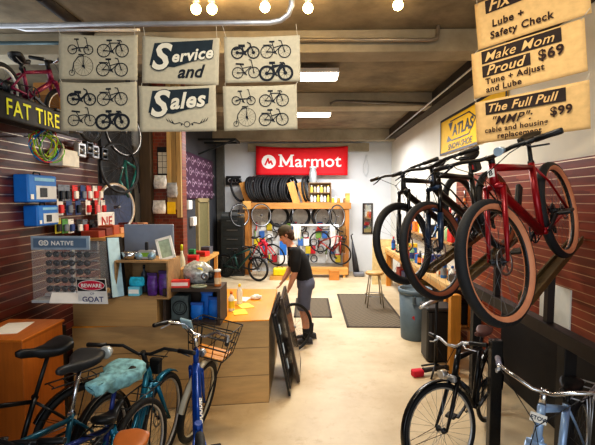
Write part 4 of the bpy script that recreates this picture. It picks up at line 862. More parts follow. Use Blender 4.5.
# wooden crate with goods
def open_crate(name, label, loc, w, d, h, m, t=.018, rz=0):
    r = thing(name, label, 'crate', loc, rz)
    for nm, c, s in (('side_board', (-w / 2 + t / 2, 0, h / 2), (t, d, h)), ('side_board', (w / 2 - t / 2, 0, h / 2), (t, d, h)), ('top_board', (0, 0, h - t / 2), (w - 2 * t, d, t)), ('bottom_board', (0, 0, t / 2), (w - 2 * t, d, t)), ('back_board', (0, d / 2 - t / 2, h / 2), (w - 2 * t, t, h - 2 * t))):
        b = MB(); b.box(c, s); b.build(nm, m, r, bevel=.002)
    return r
open_crate('wooden_crate', 'pale wooden crate on its side on the counter holding purple bags', (-1.59, 4.05, 1.14), .52, .38, .37, CRATE)
def pouch(name, label, loc, w, h, d, m, group=None, top=None, rz=0, cat='bag'):
    b = MB(); b.smooth = True; R2 = random.Random(int(loc[0] * 1000) % 97); rings = []
    for i in range(9):
        t = i / 8; k = math.sin(PI * min(1, t * 1.15 + .02)) ** .5 if t < .87 else .35; dd = d * (.25 + .75 * math.sin(PI * min(t + .12, 1)) ** .8)
        rings.append([((w / 2 * (.86 + .14 * k) + R2.uniform(-.004, .004)) * math.copysign(abs(math.cos(2 * PI * q / 16)) ** .6, math.cos(2 * PI * q / 16)), dd / 2 * math.copysign(abs(math.sin(2 * PI * q / 16)) ** .9, math.sin(2 * PI * q / 16)) + R2.uniform(-.003, .003), h * t) for q in range(16)])
    b.loft(rings); r = thing(name, label, cat, loc, rz, group); b.build('body', m, r)
    if top: b = MB(); b.box((0, 0, h - .012), (w * .96, d * .34, .03)); b.build('seal_strip', top, r)
    return r
PUR = mat((92, 52, 128), .35, var=.55, scale=26)
pouch('coffee_bag', 'left purple patterned bag in the wooden crate', (-1.52, 3.95, 1.159), .1, .22, .07, PUR, top=mat((60, 30, 90), .4)); pouch('coffee_bag', 'right purple patterned bag in the wooden crate', (-1.41, 3.96, 1.159), .1, .24, .07, PUR, top=mat((60, 30, 90), .4))
def carton(name, label, loc, sz, m, stripe=None, rz=0, cat='box', group=None, text=None, tm=None, face='y'):
    r = thing(name, label, cat, loc, rz, group); b = MB(); b.box((0, 0, sz[2] / 2), sz); b.build('body', m, r, bevel=min(sz) * .05)
    if stripe: b = MB(); b.box((0, -sz[1] / 2 - .0005, sz[2] * .5), (sz[0] * .9, .002, sz[2] * .45)); b.build('label_panel', stripe, r)
    if text: b = MB(frame3((0, -sz[1] / 2 - .002, sz[2] * .36), (1, 0, 0), (0, 0, 1))); b.text(text, sz[2] * .45, align='CENTER', bold=.02); b.build('lettering', tm, r)
    return r
def bottle(name, label, loc, r, h, m, capm, neck=.35, cat='bottle', group=None, lab=None, rz=0):
    t = thing(name, label, cat, loc, rz, group); b = MB(); b.smooth = True
    b.spin([(0, 0), (r * .92, 0), (r, h * .04), (r, h * .62), (r * .85, h * .7), (r * neck, h * .8), (r * neck, h * .86), (0, h * .86)], 14); b.build('body', m, t)
    b = MB(); b.smooth = True; b.spin([(0, h * .86), (r * neck * 1.25, h * .86), (r * neck * 1.2, h * .98), (0, h)], 12); b.build('cap', capm, t)
    if lab: b = MB(); b.spin([(r * 1.015, h * .15), (r * 1.015, h * .52)], 14); b.build('label_band', lab, t)
    return t
carton('small_box', 'pale blue and white small box in the wooden crate', (-1.69, 3.95, 1.159), (.11, .08, .09), mat((120, 196, 216), .5), WHITE)
pouch('folded_cap', 'bright cyan cloth pack on the pale blue box in the crate', (-1.67, 3.95, 1.25), .15, .09, .08, mat((40, 176, 206), .7, var=.3, scale=20), cat='cloth')
bottle('water_bottle', 'dark slim bottle standing at the back of the wooden crate', (-1.66, 4.1, 1.159), .03, .28, mat((70, 76, 84), .3), BLACK)
# on the crate
zt = 1.51
b = MB(); b.smooth = True; b.spin([(0, 0), (.05, .0), (.07, .03), (.078, .07), (.074, .07), (.065, .03), (.045, .008), (0, .008)], 24); b.spin([(.078, .066), (.082, .07), (.078, .074)], 24); tag(b.build('steel_bowl', CHROME, loc=(-1.74, 3.97, zt)), 'shiny steel bowl on top of the wooden crate', 'bowl')
gd = thing('desk_clock', 'small silver gadget with green face on the wooden crate', 'clock', (-1.58, 3.98, zt))
b = MB(); b.rbox((0, 0, .045), (.16, .08, .09), .02); b.build('case', SILVER, gd); b = MB(); b.box((0, -.041, .05), (.08, .004, .04)); b.build('display', mat((130, 170, 60), .3), gd); b = MB(); b.rbox((0, 0, .13), (.03, .03, .08), .008); b.build('aerial', BLACK, gd)
for s_ in (-1, 1): b = MB(); b.smooth = True; b.spin([(0, -.02), (.035, -.02), (.035, .02), (0, .02)], 16, 'y', (s_ * .06, -.03, .035)); b.build('dial', mat((150, 180, 200), .3, .5), gd)
pf = thing('picture_frame', 'tilted white picture frame standing on the wooden crate', 'picture frame', (-1.4, 3.98, zt)); Mf = Matrix.Rotation(-.28, 4, 'Y') @ Matrix.Rotation(-.15, 4, 'X'); Mf = Matrix.Translation((0.03, 0, .0)) @ Mf
b = MB(Mf)
for c, s in (((0, 0, .012), (.16, .015, .024)), ((0, 0, .21), (.16, .015, .024)), ((-.068, 0, .11), (.024, .015, .22)), ((.068, 0, .11), (.024, .015, .22))): b.box(c, s)
b.build('frame', WHITE, pf); b = MB(Mf); b.box((0, .004, .11), (.12, .004, .18)); b.build('picture', mat((170, 184, 160), .5, var=.3, scale=20), pf)
mo = thing('monitor', 'blue-grey flat panel standing behind the wooden crate', 'monitor', (-1.71, 4.35, 1.14)); b = MB(); b.rbox((0, .03, .52), (.54, .03, .34), .012); b.build('panel', mat((132, 146, 170), .4, var=.05), mo); b = MB(); b.box((0, .05, .18), (.06, .02, .36)); b.box((0, .06, .006), (.22, .16, .012)); b.build('stand', DSTEEL, mo)
bottle('spray_bottle', 'white spray bottle with yellow-green head behind the counter crate', (-1.52, 4.9, 1.0), .04, .56, mat((220, 228, 214), .4), mat((200, 210, 40), .4))
carton('tall_box', 'plain cardboard box on the counter behind the spray bottle', (-1.5, 5.0, .87), (.5, .3, .13), CARD)
carton('tall_box', 'tan cardboard box standing behind the black crate', (-1.22, 4.35, .87), (.28, .2, .5), CARD)
# black crate with blue bags
open_crate('black_crate', 'black wooden crate on its side at the counter front with blue bags', (-1.13, 4.09, .872), .56, .34, .36, WALN, t=.03)
BL_ = mat((26, 120, 214), .5, var=.12)
for i, (x, y, h) in enumerate(((-1.1, 4.02, .17), (-1.02, 4.1, .27), (-.93, 4.04, .22))): pouch('blue_pack', 'bright blue pack in the black crate, %s from the left' % ORD[i], (x, y, .904), .13, h, .09, BL_, top=mat((40, 90, 170), .5))
bx = thing('ring_box', 'grey-green box with a round black ring emblem in the black crate', 'box', (-1.27, 4.05, .903)); b = MB(); b.box((0, 0, .12), (.17, .1, .24)); b.build('body', mat((84, 96, 96), .6, var=.3, scale=30), bx); b = MB(frame3((0, -.052, .12), (1, 0, 0), (0, 0, 1))); b.ring2(0, 0, .068, .014); b.ring2(0, 0, .05, .006); b.line2([(0, -.03), (.01, .04)], .008); b.build('emblem', mat((26, 32, 34), .4), bx)
carton('red_box', 'flat red box with a pale label on the black crate', (-1.27, 3.98, 1.233), (.21, .07, .075), mat((214, 60, 50), .5), mat((236, 214, 206), .5), rz=.1)
lk = MB(); lk.smooth = True; lk.tube([(.07 * math.cos(a), .045 * math.sin(a), .012) for a in [2 * PI * i / 20 for i in range(20)]], .011, 8, True); tag(lk.build('cable_lock', mat((150, 158, 140), .4), loc=(-1.07, 3.98, 1.233)), 'coiled pale cable lock on the black crate', 'lock')
hb_ = thing('parts_bag', 'clear crumpled bag of silver bike parts on the black crate', 'bag', (-1.12, 4.12, 1.233)); b = MB(); b.smooth = True; R2 = random.Random(8); b.ell((0, 0, .12), (.15, .09, .12), 18, 12)
for v in b.bm.verts: v.co += V((R2.uniform(-1, 1), R2.uniform(-1, 1), R2.uniform(-1, 1))) * .012; v.co.z = max(v.co.z, 0)
b.build('bag', mat((176, 178, 176), .2, .2, var=.5, scale=30), hb_)
for i in range(5): a = i * 1.2; b = MB(); b.spin([(.012, -.004), (.04, -.004), (.04, .004), (.012, .004)], 16, 'y', (.1 * math.cos(a), -.09 + .02 * i, .1 + .05 * math.sin(a)), closedprof=True); b.build('sprocket', [STEEL, mat((220, 200, 40), .4), DSTEEL][i % 3], hb_)
jr = bottle('parts_jar', 'tan jar with pale label at the right edge of the black crate', (-.9, 4.05, 1.233), .035, .17, mat((206, 120, 56), .4), WHITE, neck=.8, lab=mat((230, 200, 160), .5))
cm = thing('bike_computer', 'black camera-like gadget between the parts bag and the tan jar', 'gadget', (-.98, 4.12, 1.233)); b = MB(); b.rbox((0, 0, .08), (.11, .08, .13), .02); b.build('body', BLACK, cm); b = MB(); b.smooth = True; b.spin([(0, -.06), (.03, -.06), (.034, -.03), (0, -.03)], 16, 'y', (0, 0, .09)); b.build('lens', DSTEEL, cm)
# right end of the counter
bottle('spray_bottle', 'white bottle with orange cap on the honey-coloured counter top', (-.84, 4.45, .872), .035, .22, WHITE, mat((230, 120, 40), .5), lab=mat((240, 210, 60), .5))
bottle('spray_bottle', 'white bottle with yellow cap behind the orange-capped one on the counter', (-.8, 4.75, .872), .035, .24, WHITE, mat((240, 210, 40), .5))
for i, (x, y, r, mm) in enumerate(((-.74, 4.4, .3, mat((244, 206, 60), .6)), (-.8, 4.98, -.2, WHITE), (-.72, 4.66, .5, mat((248, 220, 90), .6)))):
    b = MB(); b.box((0, 0, .003), (.15, .21, .006)); tag(b.build('paper_stack', mm, loc=(x, y, .8705)), ['yellow paper at the front of the counter top', 'white paper toward the back of the counter top', 'pale yellow leaflet in the middle of the counter top'][i], 'paper').rotation_euler = (0, 0, r)
b = MB(); b.smooth = True; R2 = random.Random(5); b.ell((0, 0, .025), (.07, .05, .028), 14, 8)
for v in b.bm.verts: v.co += V((R2.uniform(-1, 1), R2.uniform(-1, 1), R2.uniform(-1, 1))) * .008; v.co.z = max(v.co.z, 0)
tag(b.build('crumpled_rag', WHITE, loc=(-.64, 5.0, .871)), 'small white crumpled rag on the honey-coloured counter top', 'rag')
# panels leaning on the counter end
pn = thing('framed_panel', 'black-backed panel leaning on the right end of the counter', 'panel', (-.27, 4.72, 0)); a = Matrix.Rotation(-.2, 3, 'Y')
b = MB(); b.box((-.01, 0, .47), (.025, 1.0, .9), a); b.build('board', BLACKG, pn); b = MB(); b.box((.008, .02, .47), (.012, .9, .8), a); b.build('face', mat((44, 44, 48), .2, .2), pn)
for i, (y, z) in enumerate(((-.36, .7), (-.38, .5), (-.3, .3))): b = MB(); b.box((.018 + (.47 - z) * .2, y, z), (.004, .07, .1), a); b.build('sticker', mat((170, 190, 206), .4), pn)
pm = thing('mirror', 'tall brown-framed mirror leaning in front of the black panel', 'mirror', (-.2, 4.92, 0)); a = Matrix.Rotation(-.2, 3, 'Y')
b = MB(); b.box((0, 0, .5), (.03, .7, .98), a); b.build('frame', wood((74, 60, 46), 'z'), pm); b = MB(); b.box((.014, 0, .5), (.008, .6, .88), a); b.build('glass', mat((150, 130, 104), .12, .9), pm)
wheel_thing('bicycle_wheel', 'bare black-tired wheel standing beside the mirror at the mechanic feet', (-.2, 5.6, .335), (.62, -.78, .15), .33, .035, rim=BLACK)
# ------------------------------------------------------------------ left wall goods
def wallpos(px, py, off=.06): return PX(px, py, XL + .03 + off)
def hung_case(label, a, e, ztop, h):
    y0, y1 = PX(a, 190, XL + .05).y, PX(e, 190, XL + .17).y; w = y1 - y0; r = thing('boxed_tool', label, 'packaged tool', (XL + .03, (y0 + y1) / 2, ztop - h)); BLU = mat((22, 112, 198), .4, var=.06)
    b = MB(); b.rbox((.07, 0, h / 2), (.14, w, h), .015); b.build('case', BLU, r); b = MB(); b.rbox((.142, w * .1, h * .36), (.008, w * .72, h * .5), .003); b.build('label_card', mat((206, 210, 214), .4), r)
    b = MB(); b.rbox((.148, -w * .02, h * .36), (.008, w * .24, h * .34), .003); b.build('window', mat((30, 34, 44), .15), r); b = MB(); b.box((.142, .02, h * .84), (.006, w * .7, h * .12)); b.build('stripe', mat((130, 190, 224), .4), r)
    b = MB(); b.tube([(.08, -w * .12, h), (.08, -w * .1, h + .025), (.08, w * .1, h + .025), (.08, w * .12, h)], .008, 6); b.build('handle', BLACK, r); b = MB(); b.rbox((.146, -w * .4, h * .2), (.004, w * .1, h * .18), .002); b.build('emblem', WHITE, r)
hung_case('larger blue packaged tool on the left slatwall, upper of two', 15, 57, 2.32, .25); hung_case('smaller blue packaged tool on the left slatwall, lower of two', 24, 58, 2.04, .19)
# coil of cables
cb = thing('cable_coil', 'coils of yellow, green and blue cable housing hanging on the left slatwall', 'cable', tuple(P(46, 146, 3.7)))
R2 = random.Random(9)
for i, c in enumerate(((150, 190, 40), (226, 214, 40), (120, 200, 60), (36, 90, 180), (30, 140, 190), (214, 50, 40), (190, 220, 60), (60, 70, 80), (210, 206, 190), (110, 190, 50))):
    b = MB(); b.smooth = True; r = .125 + .01 * (i % 6); ox = -.05 + .012 * i; b.tube([V((ox * .3 + .03 * math.sin(t * 2 + i), r * 1.1 * math.cos(t) + ox * .9 + .01 * R2.uniform(-1, 1), r * .85 * math.sin(t) + .012 * math.sin(3 * t + i))) for t in [2 * PI * k / 26 for k in range(26)]], .0055, 6, True); b.build('loop', mat(c, .4, var=.05), cb)
b = MB(); b.bar((-.2, 0, .085), (.0, 0, .085), .012, .012); b.build('hook', STEEL, cb)
p = PX(66, 158, XL + .12); carton('white_box', 'white flat box hanging right of the cable coils', (XL + .106, p.y, p.z - .09), (.14, .3, .17), mat((222, 220, 208), .5))
p = PX(88, 150, XL + .2)
for i, (px, py, c) in enumerate(((80, 150, (180, 182, 184)), (88, 148, (60, 62, 66)), (94, 152, (150, 152, 156)), (103, 154, (34, 36, 40)))):
    p = PX(px, py, XL + .16); t = thing('pedal_pack', 'metal bike component hanging beside the white box, %s from the left' % ORD[i], 'bike part', tuple(p)); mm = mat(c, .35, .6)
    b = MB(); b.rbox((0, 0, -.06), (.06, .14, .03), .01); b.rbox((0, 0, .06), (.06, .14, .03), .01); b.rbox((0, -.06, 0), (.06, .03, .14), .01); b.rbox((0, .06, 0), (.06, .03, .14), .01); b.build('cage', mm, t); b = MB(); b.bar((-.13, 0, .09), (.02, 0, .09), .008, .008); b.build('hook', STEEL, t); b = MB(); b.smooth = True; b.spin([(0, -.05), (.03, -.05), (.03, .05), (0, .05)], 14, 'y'); b.build('spindle', STEEL, t)
def blister(label, px, py, w, h, card, item, i):
    p = PX(px, py, XL + .1); t = thing('blister_pack', label, 'blister pack', (p.x, p.y, p.z - h / 2), 0, 'blister packs on the left slatwall'); b = MB(); b.box((0, 0, h / 2), (.004, w, h)); b.build('card', card, t)
    b = MB(); b.rbox((.015, 0, h * .38), (.03, w * .66, h * .5), .01); b.build('blister', item, t); b = MB(); b.bar((-.08, 0, h * .92), (.03, 0, h * .92), .006, .006); b.build('hook', STEEL, t)
RED = mat((214, 40, 36), .5); GRY = mat((120, 128, 140), .4, .3); DBL = mat((40, 70, 130), .5)
rows = [(193, [(61, GRY, DSTEEL), (67, GRY, DSTEEL), (75, RED, WHITE), (83, DBL, GRY), (89, RED, WHITE), (95, WHITE, RED), (100, RED, WHITE)]), (207, [(60, WHITE, RED), (69, DBL, GRY), (78, DBL, BLACK), (88, WHITE, RED), (97, RED, mat((240, 150, 150), .4)), (103, WHITE, RED)]), (226, [(58, mat((200, 190, 60), .5), BLACK), (65, mat((90, 160, 80), .5), GRY), (71, WHITE, DBL), (79, BLACK, WHITE), (85, GRY, RED), (92, BLACK, DSTEEL)])]
for r, (py, its) in enumerate(rows):
    for i, (px, a, e) in enumerate(its): blister('small hanging blister pack, %s row from the top, %s from the left' % (ORD[r], ORD[i]), px, py, .1, .17 if r < 2 else .15, a, e, i)
p = PX(104, 222, XL + .13); o, w, h, wp = canvas('wall_sign', 'white card with red letters NE at the right end of the blister packs', V((XL + .13, p.y - .15, p.z + .12)), V((XL + .18, p.y + .17, p.z + .12)), V((XL + .13, p.y - .15, p.z - .1)), mats=WHITE, wav=0.)
pr(o, wp, 'lettering', mat((190, 50, 40), .5), lambda q: q.text('NE', .17, (.06, .05, 0), bold=.01))
sf = thing('wall_shelf', 'long plain wooden shelf board above the crates on the left wall', 'shelf', (XL + .22, 5.25, 1.66)); b = MB(); b.box((0, 0, 0), (.42, 1.7, .03)); b.build('board', PINEY, sf)
for y in (-.6, .6): b = MB(); b.box((-.1, y, -.08), (.2, .03, .13)); b.build('bracket', STEEL, sf)
for i in range(8):
    y = 4.55 + i * .18; c = [(150, 60, 36), (120, 48, 34), (176, 84, 46), (206, 150, 110)][i % 4]; carton('parts_box', 'reddish small parts box on the wooden wall shelf, %s from the left' % ORD[i], (XL + .22, y, 1.675), (.2, .15, .07 + .02 * (i % 3)), mat(c, .6), group='parts boxes on the wall shelf')
# hung wheels and frames in the alcove
for i, (px, py, Y, r, side) in enumerate(((117, 207, 5.5, .31, mat((196, 176, 150), .5)), (124, 132, 5.7, .33, RUBBER), (120, 168, 5.95, .33, RUBBER), (90, 128, 5.2, .16, RUBBER))):
    p = PX(px, py, XL + .2 + .02 * i); wheel_thing('bicycle_wheel', ['pale-rimmed wheel hung lowest in the left alcove', 'wheel hung highest in the left alcove beneath the canvas', 'wheel hung in the middle of the left alcove', 'small dark wheel hung left of the alcove'][i], p, (1, -.35, .1), r, .028, side=side, rim=[SILVER, SILVER, DSTEEL, DSTEEL][i])
p = PX(128, 178, XL + .2); t = thing('bike_frame', 'bare teal bike frame hung on the alcove wall', 'bike frame', tuple(p)); b = MB(); b.smooth = True
pts = [(0, -.25, -.05), (0, .0, -.25), (0, .3, .15), (0, -.08, .22), (0, 0, -.25)]
for a_, e_ in zip(pts, pts[1:]): b.tube([a_, e_], .018, 8)
b.tube([pts[0], pts[3]], .01, 6); b.build('tubes', mat((40, 120, 116), .3), t); b = MB(); b.smooth = True; b.tube([(0, .28, .22), (0, .38, -.2)], .014, 8); b.build('fork', BLACK, t)
p = PX(118, 215, XL + .02); b = MB(); b.box((0, 0, 0), (.03, .8, .5)); tag(b.build('wall_board', mat((86, 100, 132), .6), loc=(XL + .02, p.y, 1.9)), 'blue-grey board on the alcove wall behind the lowest wheel', 'board')
p = PX(112, 165, XL + .06); b = MB(); b.box((0, 0, 0), (.03, .9, .9)); tag(b.build('wall_board', mat((40, 44, 52), .6, var=.5, scale=8), loc=(XL + .02, 5.6, 2.75)), 'dark pinned board on the alcove wall behind the upper wheels', 'board')
# kids bike high on the left wall
MAG = mat((120, 24, 66), .3, .2)
F = P(53, 107, 3.95); Rr = P(4, 98, 3.33); F.x = Rr.x = XL + .36; Rr.z = F.z = 2.98 + .2
bike('kids_bike', 'small magenta bike on top of the FAT TIRE sign high on the left wall', V((XL + .28, 3.92, 2.96)), V((XL + .28, 3.18, 2.96)), rad=.19, tw=.04, frame_mat=MAG, side=RUBBER, rim=WHITE, st=.2, sad_h=.3, bb_x=.28, bb_drop=0., htl=.1, barw=.42, steer=-.35, rotor=False, tr=.85, stem_h=.06, sad_l=.2, sad_w=.06, seg=28, barmat=CHROME, ns=16)
b = MB(); b.box((0, 0, 0), (.4, 1.3, .025)); tag(b.build('wall_shelf', BLACK, loc=(XL + .21, 3.4, 2.757)), 'black shelf board under the small magenta bike', 'shelf')
carton('cardboard_box', 'cardboard box behind the small magenta bike', (XL + .18, 3.95, 2.77), (.26, .18, .42), mat((200, 140, 70), .7), mat((150, 100, 40), .7))
bottle('black_tube', 'rolled black inner tube bundle at the far left above the FAT TIRE sign', (XL + .1, 3.05, 2.77), .09, .4, RUBBER, BLACK, neck=.6, cat='tube')
# on the timber column
def col_item(px, py, Y=6.06): return P(px, py, Y)
p = col_item(160, 160); t = thing('price_list', 'framed price list hanging on the brick column', 'notice', (p.x, 6.228, p.z)); b = MB(); b.box((0, 0, 0), (.2, .02, .42)); b.build('frame', BLACK, t); b = MB(); b.box((0, -.012, -.03), (.17, .006, .32)); b.build('sheet', mat((196, 192, 180), .6), t)
b = MB()
for k in range(3): b.box((0, -.016, -.1 + .09 * k), (.17, .003, .006))
b.box((-.02, -.016, -.03), (.006, .003, .32)); b.build('ruled_lines', DSTEEL, t)
for i, (px, py, w, h, c) in enumerate(((160, 182, .2, .2, (200, 200, 198)), (172, 190, .16, .22, (160, 160, 160)), (159, 207, .2, .2, (220, 218, 214)))):
    p = col_item(px, py, 6.12); pouch('hanging_bag', ['grey rumpled bag hanging at upper left of the brick column', 'grey bag hanging at right edge of the brick column', 'white bag hanging low on the brick column'][i], (p.x, 6.13, p.z - h / 2), w, h, .1, mat(c, .6, var=.35, scale=20))
p = col_item(170, 208, 6.1); b = MB(); b.box((0, 0, 0), (.12, .015, .18)); tag(b.build('note_card', mat((244, 200, 20), .6), loc=(p.x, 6.162, p.z)), 'bright yellow card on the lower part of the brick column', 'card')
for i, (px, py) in enumerate(((181, 205), (186, 222))):
    p = PX(px + 2, py, XL + .03); b = MB(); b.rbox((0, 0, 0), (.1, .26, .2), .02); tag(b.build('dispenser', WHITE, loc=(XL + .06, p.y + .3, p.z)), ['white wall dispenser beside the brick column, upper of two', 'white wall dispenser beside the brick column, lower of two'][i], 'dispenser')
# bench along the far left wall
bn = thing('workbench', 'light wooden workbench along the far left wall behind the counter', 'workbench', (XL + .3, 8.05, 0)); b = MB(); b.box((0, 0, .87), (.6, 2.5, .06)); b.build('top', PINEY, bn)
for x in (-.25, .25):
    for y in (-1.15, 1.15): b = MB(); b.box((x, y, .42), (.07, .07, .84)); b.build('leg', PINEZ, bn)
b = MB(); b.box((0, 0, .3), (.56, 2.4, .03)); b.build('lower_shelf', PINEY, bn)
R2 = random.Random(21)
for i, (y, c, s) in enumerate(((7.0, (206, 34, 30), (.2, .16, .16)), (7.3, (236, 196, 30), (.12, .12, .2)), (7.5, (40, 110, 190), (.14, .12, .14)), (7.75, (214, 40, 34), (.24, .2, .13)), (8.05, (50, 50, 54), (.2, .18, .1)), (8.3, (60, 140, 80), (.12, .12, .18)), (8.6, (210, 50, 40), (.3, .2, .1)), (8.95, (90, 90, 96), (.2, .2, .16)))):
    nm = ['red', 'yellow', 'blue', 'large red', 'black', 'green', 'long red', 'grey'][i]; carton('tool_bin', '%s plastic bin on the far left workbench' % nm, (XL + .35 + R2.uniform(-.08, .1), y, .9), s, mat(c, .45), mat(tuple(x * .7 for x in c), .5), rz=R2.uniform(-.3, .3))
# ------------------------------------------------------------------ timber rack against the back wall
Yr = 11.3
def BX(px): return P(px, 199, Yr).x
def BZ(py): return P(308, py, Yr).z
rkb = thing('timber_rack', 'pale timber storage rack with tires on top against the back wall', 'rack', (0, Yr, 0))
zt_ = BZ(204); x0, x1 = BX(244), BX(351); TMB = wood((192, 132, 66), 'x'); TMBZ = wood((186, 124, 58), 'z')
b = MB(); b.box(((x0 + x1) / 2, 0, zt_ - .05), (x1 - x0, .05, .17)); b.build('front_beam', TMB, rkb, bevel=.004)
b = MB(); b.box(((x0 + x1) / 2, .26, zt_ + .02), (x1 - x0, .5, .03)); b.build('shelf', TMB, rkb)
for px in (247, 347):
    for dy in (.05, .48): b = MB(); b.box((BX(px), dy, (zt_ - .13) / 2), (.13, .09, zt_ - .13)); b.build('post', TMBZ, rkb, bevel=.004)
b = MB(); b.box((BX(298), .02, zt_ - .06), (.3, .06, .12)); b.build('splice_plate', wood((230, 186, 116), 'x'), rkb)
b = MB(); b.box((BX(247), -.03, zt_ - .03), (.22, .03, .22)); b.build('corner_plate', wood((226, 176, 100), 'x'), rkb)
for px, l in ((245, .62), (293, .62), (303, .72)):
    b = MB(); b.bar((BX(px) - .08, .1, zt_ + .6), (BX(px) + .1, .1, zt_ + .02), .2, .035, (0, 1, 0)); b.build('divider', wood((222, 162, 84), 'z'), rkb)
b = MB(); b.box(((x0 + x1) / 2, .52, 1.05), (x1 - x0 - .1, .02, 1.6)); b.build('back_panel', mat((206, 206, 204), .7), rkb)
def tire_obj(label, c, nrm, r, w, group, m=RUBBER):
    n = V(nrm).normalized(); x = V((0, 0, 1)).cross(n).normalized(); M = Matrix((x, n, x.cross(n))).transposed().to_4x4(); M.translation = V(c)
    b = MB(); b.spin([(r - w / 2 + w / 2 * math.cos(2 * PI * k / 10), w / 2 * math.sin(2 * PI * k / 10)) for k in range(10)], 32, 'y', closedprof=True); o = b.build('bicycle_tire', m); o.matrix_world = M; return tag(o, label, 'tire', group)
t0 = tire_obj('black tire standing on the timber rack, leftmost, outside the first divider', (BX(237), Yr + .2, zt_ + .4), (.9, -.35, .3), .37, .066, 'tires on top of the timber rack')
for i in range(15):
    px = 252 + i * 2.75; c = V((BX(px) , Yr + .2, zt_ + .41)); n = V((.93, -.42 - .06 * (i % 3), .24 - .022 * i)).normalized(); x = V((0, 0, 1)).cross(n).normalized(); M = Matrix((x, n, x.cross(n))).transposed().to_4x4(); M.translation = c
    o = dup(t0, label='black tire standing on top of the timber rack, %s right of the first divider' % ORD[i], M=M)
for i in range(2):
    c = V((BX(306 + i * 3), Yr + .2, zt_ + .41)); n = V((.95, -.28, .1)).normalized(); x = V((0, 0, 1)).cross(n).normalized(); M = Matrix((x, n, x.cross(n))).transposed().to_4x4(); M.translation = c
    dup(t0, label='black tire right of the second divider on the timber rack, %s one' % ORD[i], M=M)
for i, px in enumerate((278, 300, 322)): tire_obj('black tire hanging under the rack beam, %s from the left' % ORD[i], (BX(px), Yr + .3, BZ(217)), (.25, -.95, .05), .31, .085, 'tires hanging under the rack beam')
for i, (px, py, dy, nx) in enumerate(((241, 215, -.2, .75), (262, 215, -.18, .55), (326, 219, .18, .2), (337, 216, -.2, .8))): wheel_thing('bicycle_wheel', 'silver-rimmed wheel hanging under the rack beam, %s from the left' % ORD[i], (BX(px), Yr + dy, BZ(py)), (nx, -.8, .05), .32, .03, group='wheels hanging under the rack beam')
# shelf boxes and bottles
def on_shelf(px): return BX(px)
cub = thing('small_cubby', 'small tan wooden cubby on the rack shelf right of the tires', 'shelf unit', (BX(320), Yr + .15, zt_ + .037)); ww = BX(331) - BX(309)
for nm, c, s in (('side', (-ww / 2, 0, .27), (.02, .22, .54)), ('side', (ww / 2, 0, .27), (.02, .22, .54)), ('board', (0, 0, .27), (ww, .22, .02)), ('board', (0, 0, .54), (ww, .22, .02)), ('board', (0, 0, .01), (ww, .22, .02)), ('back', (0, .1, .27), (ww, .02, .54))):
    b = MB(); b.box(c, s); b.build(nm, wood((150, 116, 76), 'x'), cub)
cl_ = [(236, 234, 226), (230, 214, 90), (250, 248, 240), (180, 170, 150), (214, 190, 60), (240, 238, 230)]
for r in range(2):
    for i in range(6):
        x = BX(320) - ww / 2 + .07 + i * (ww - .14) / 5; c = cl_[(i * 2 + r) % 6]; bottle('supply_bottle', 'pale bottle in the small cubby, %s shelf, %s from the left' % (['lower', 'upper'][r], ORD[i]), (x, Yr + .12, zt_ + .06 + r * .26), .036, .19, mat(c, .5), mat([(220, 218, 210), (60, 60, 60), (230, 200, 60)][i % 3], .5), neck=.6, group='bottles in the cubby')
bottle('tall_jar', 'tall silver jar standing on top of the cubby in front of the red banner', (BX(313), Yr + .15, zt_ + .58), .11, .46, mat((190, 196, 196), .3, .4), mat((210, 212, 212), .4), neck=.75)
for i, px in enumerate((333, 336, 339, 342, 345)):
    c = [(230, 200, 60), (230, 224, 206), (206, 140, 60), (236, 232, 220), (150, 110, 70)][i]; bottle('supply_bottle', '%s small bottle on the rack shelf right of the cubby' % ['yellow', 'cream', 'orange', 'white', 'brown'][i], (BX(px), Yr + .12, zt_ + .037), .04, .15 + .03 * (i % 2), mat(c, .5), WHITE, neck=.6)
carton('small_box', 'small tan box at the right end of the rack shelf', (BX(348), Yr + .15, zt_ + .037), (.12, .14, .26), mat((200, 150, 80), .7), mat((230, 190, 90), .6))
# rail with rags
rl = thing('hanging_rail', 'white horizontal rail in front of the rack with rags on it', 'rail', (0, Yr - .12, 0)); zr = BZ(225); b = MB(); b.smooth = True; b.tube([(BX(291), 0, zr), (BX(331), 0, zr)], .03, 10); b.build('bar', mat((230, 234, 238), .3), rl)
for px in (293, 311, 329): b = MB(); b.tube([(BX(px), .0, zr), (BX(px), .0, zt_ - .1)], .007, 6); b.build('hanger', STEEL, rl)
def rag(label, px, top, bot, w, m, Y=Yr - .16):
    b = MB(); b.smooth = True; n = 10; z0, z1 = BZ(bot), BZ(top); R2 = random.Random(int(px)); rows_ = []
    for j in range(9):
        t = j / 8; rows_.append([b.v((w * (i / n - .5) * (1 - .12 * t), .035 * math.sin(i * 1.7 + px) * (.25 + t) + R2.uniform(-.004, .004), (z1 - z0) * (1 - t) + (.03 * math.sin(i * 1.1) if j == 8 else 0))) for i in range(n + 1)])
    for j in range(8):
        for i in range(n): b.f([rows_[j][i], rows_[j + 1][i], rows_[j + 1][i + 1], rows_[j][i + 1]])
    o = b.build('hanging_rag', m, loc=(BX(px), Y, z0)); s = o.modifiers.new('t', 'SOLIDIFY'); s.thickness = .008; return tag(o, label, 'rag')
rag('white towel hanging at the right end of the rail', 334, 224, 248, .24, WHITE, Yr - .2); rag('cream rag hanging near the left end of the rail', 297, 225, 239, .22, mat((222, 210, 192), .8)); rag('olive-tan apron hanging beside the right rack post', 342, 226, 252, .2, mat((122, 92, 52), .85), Yr - .07)
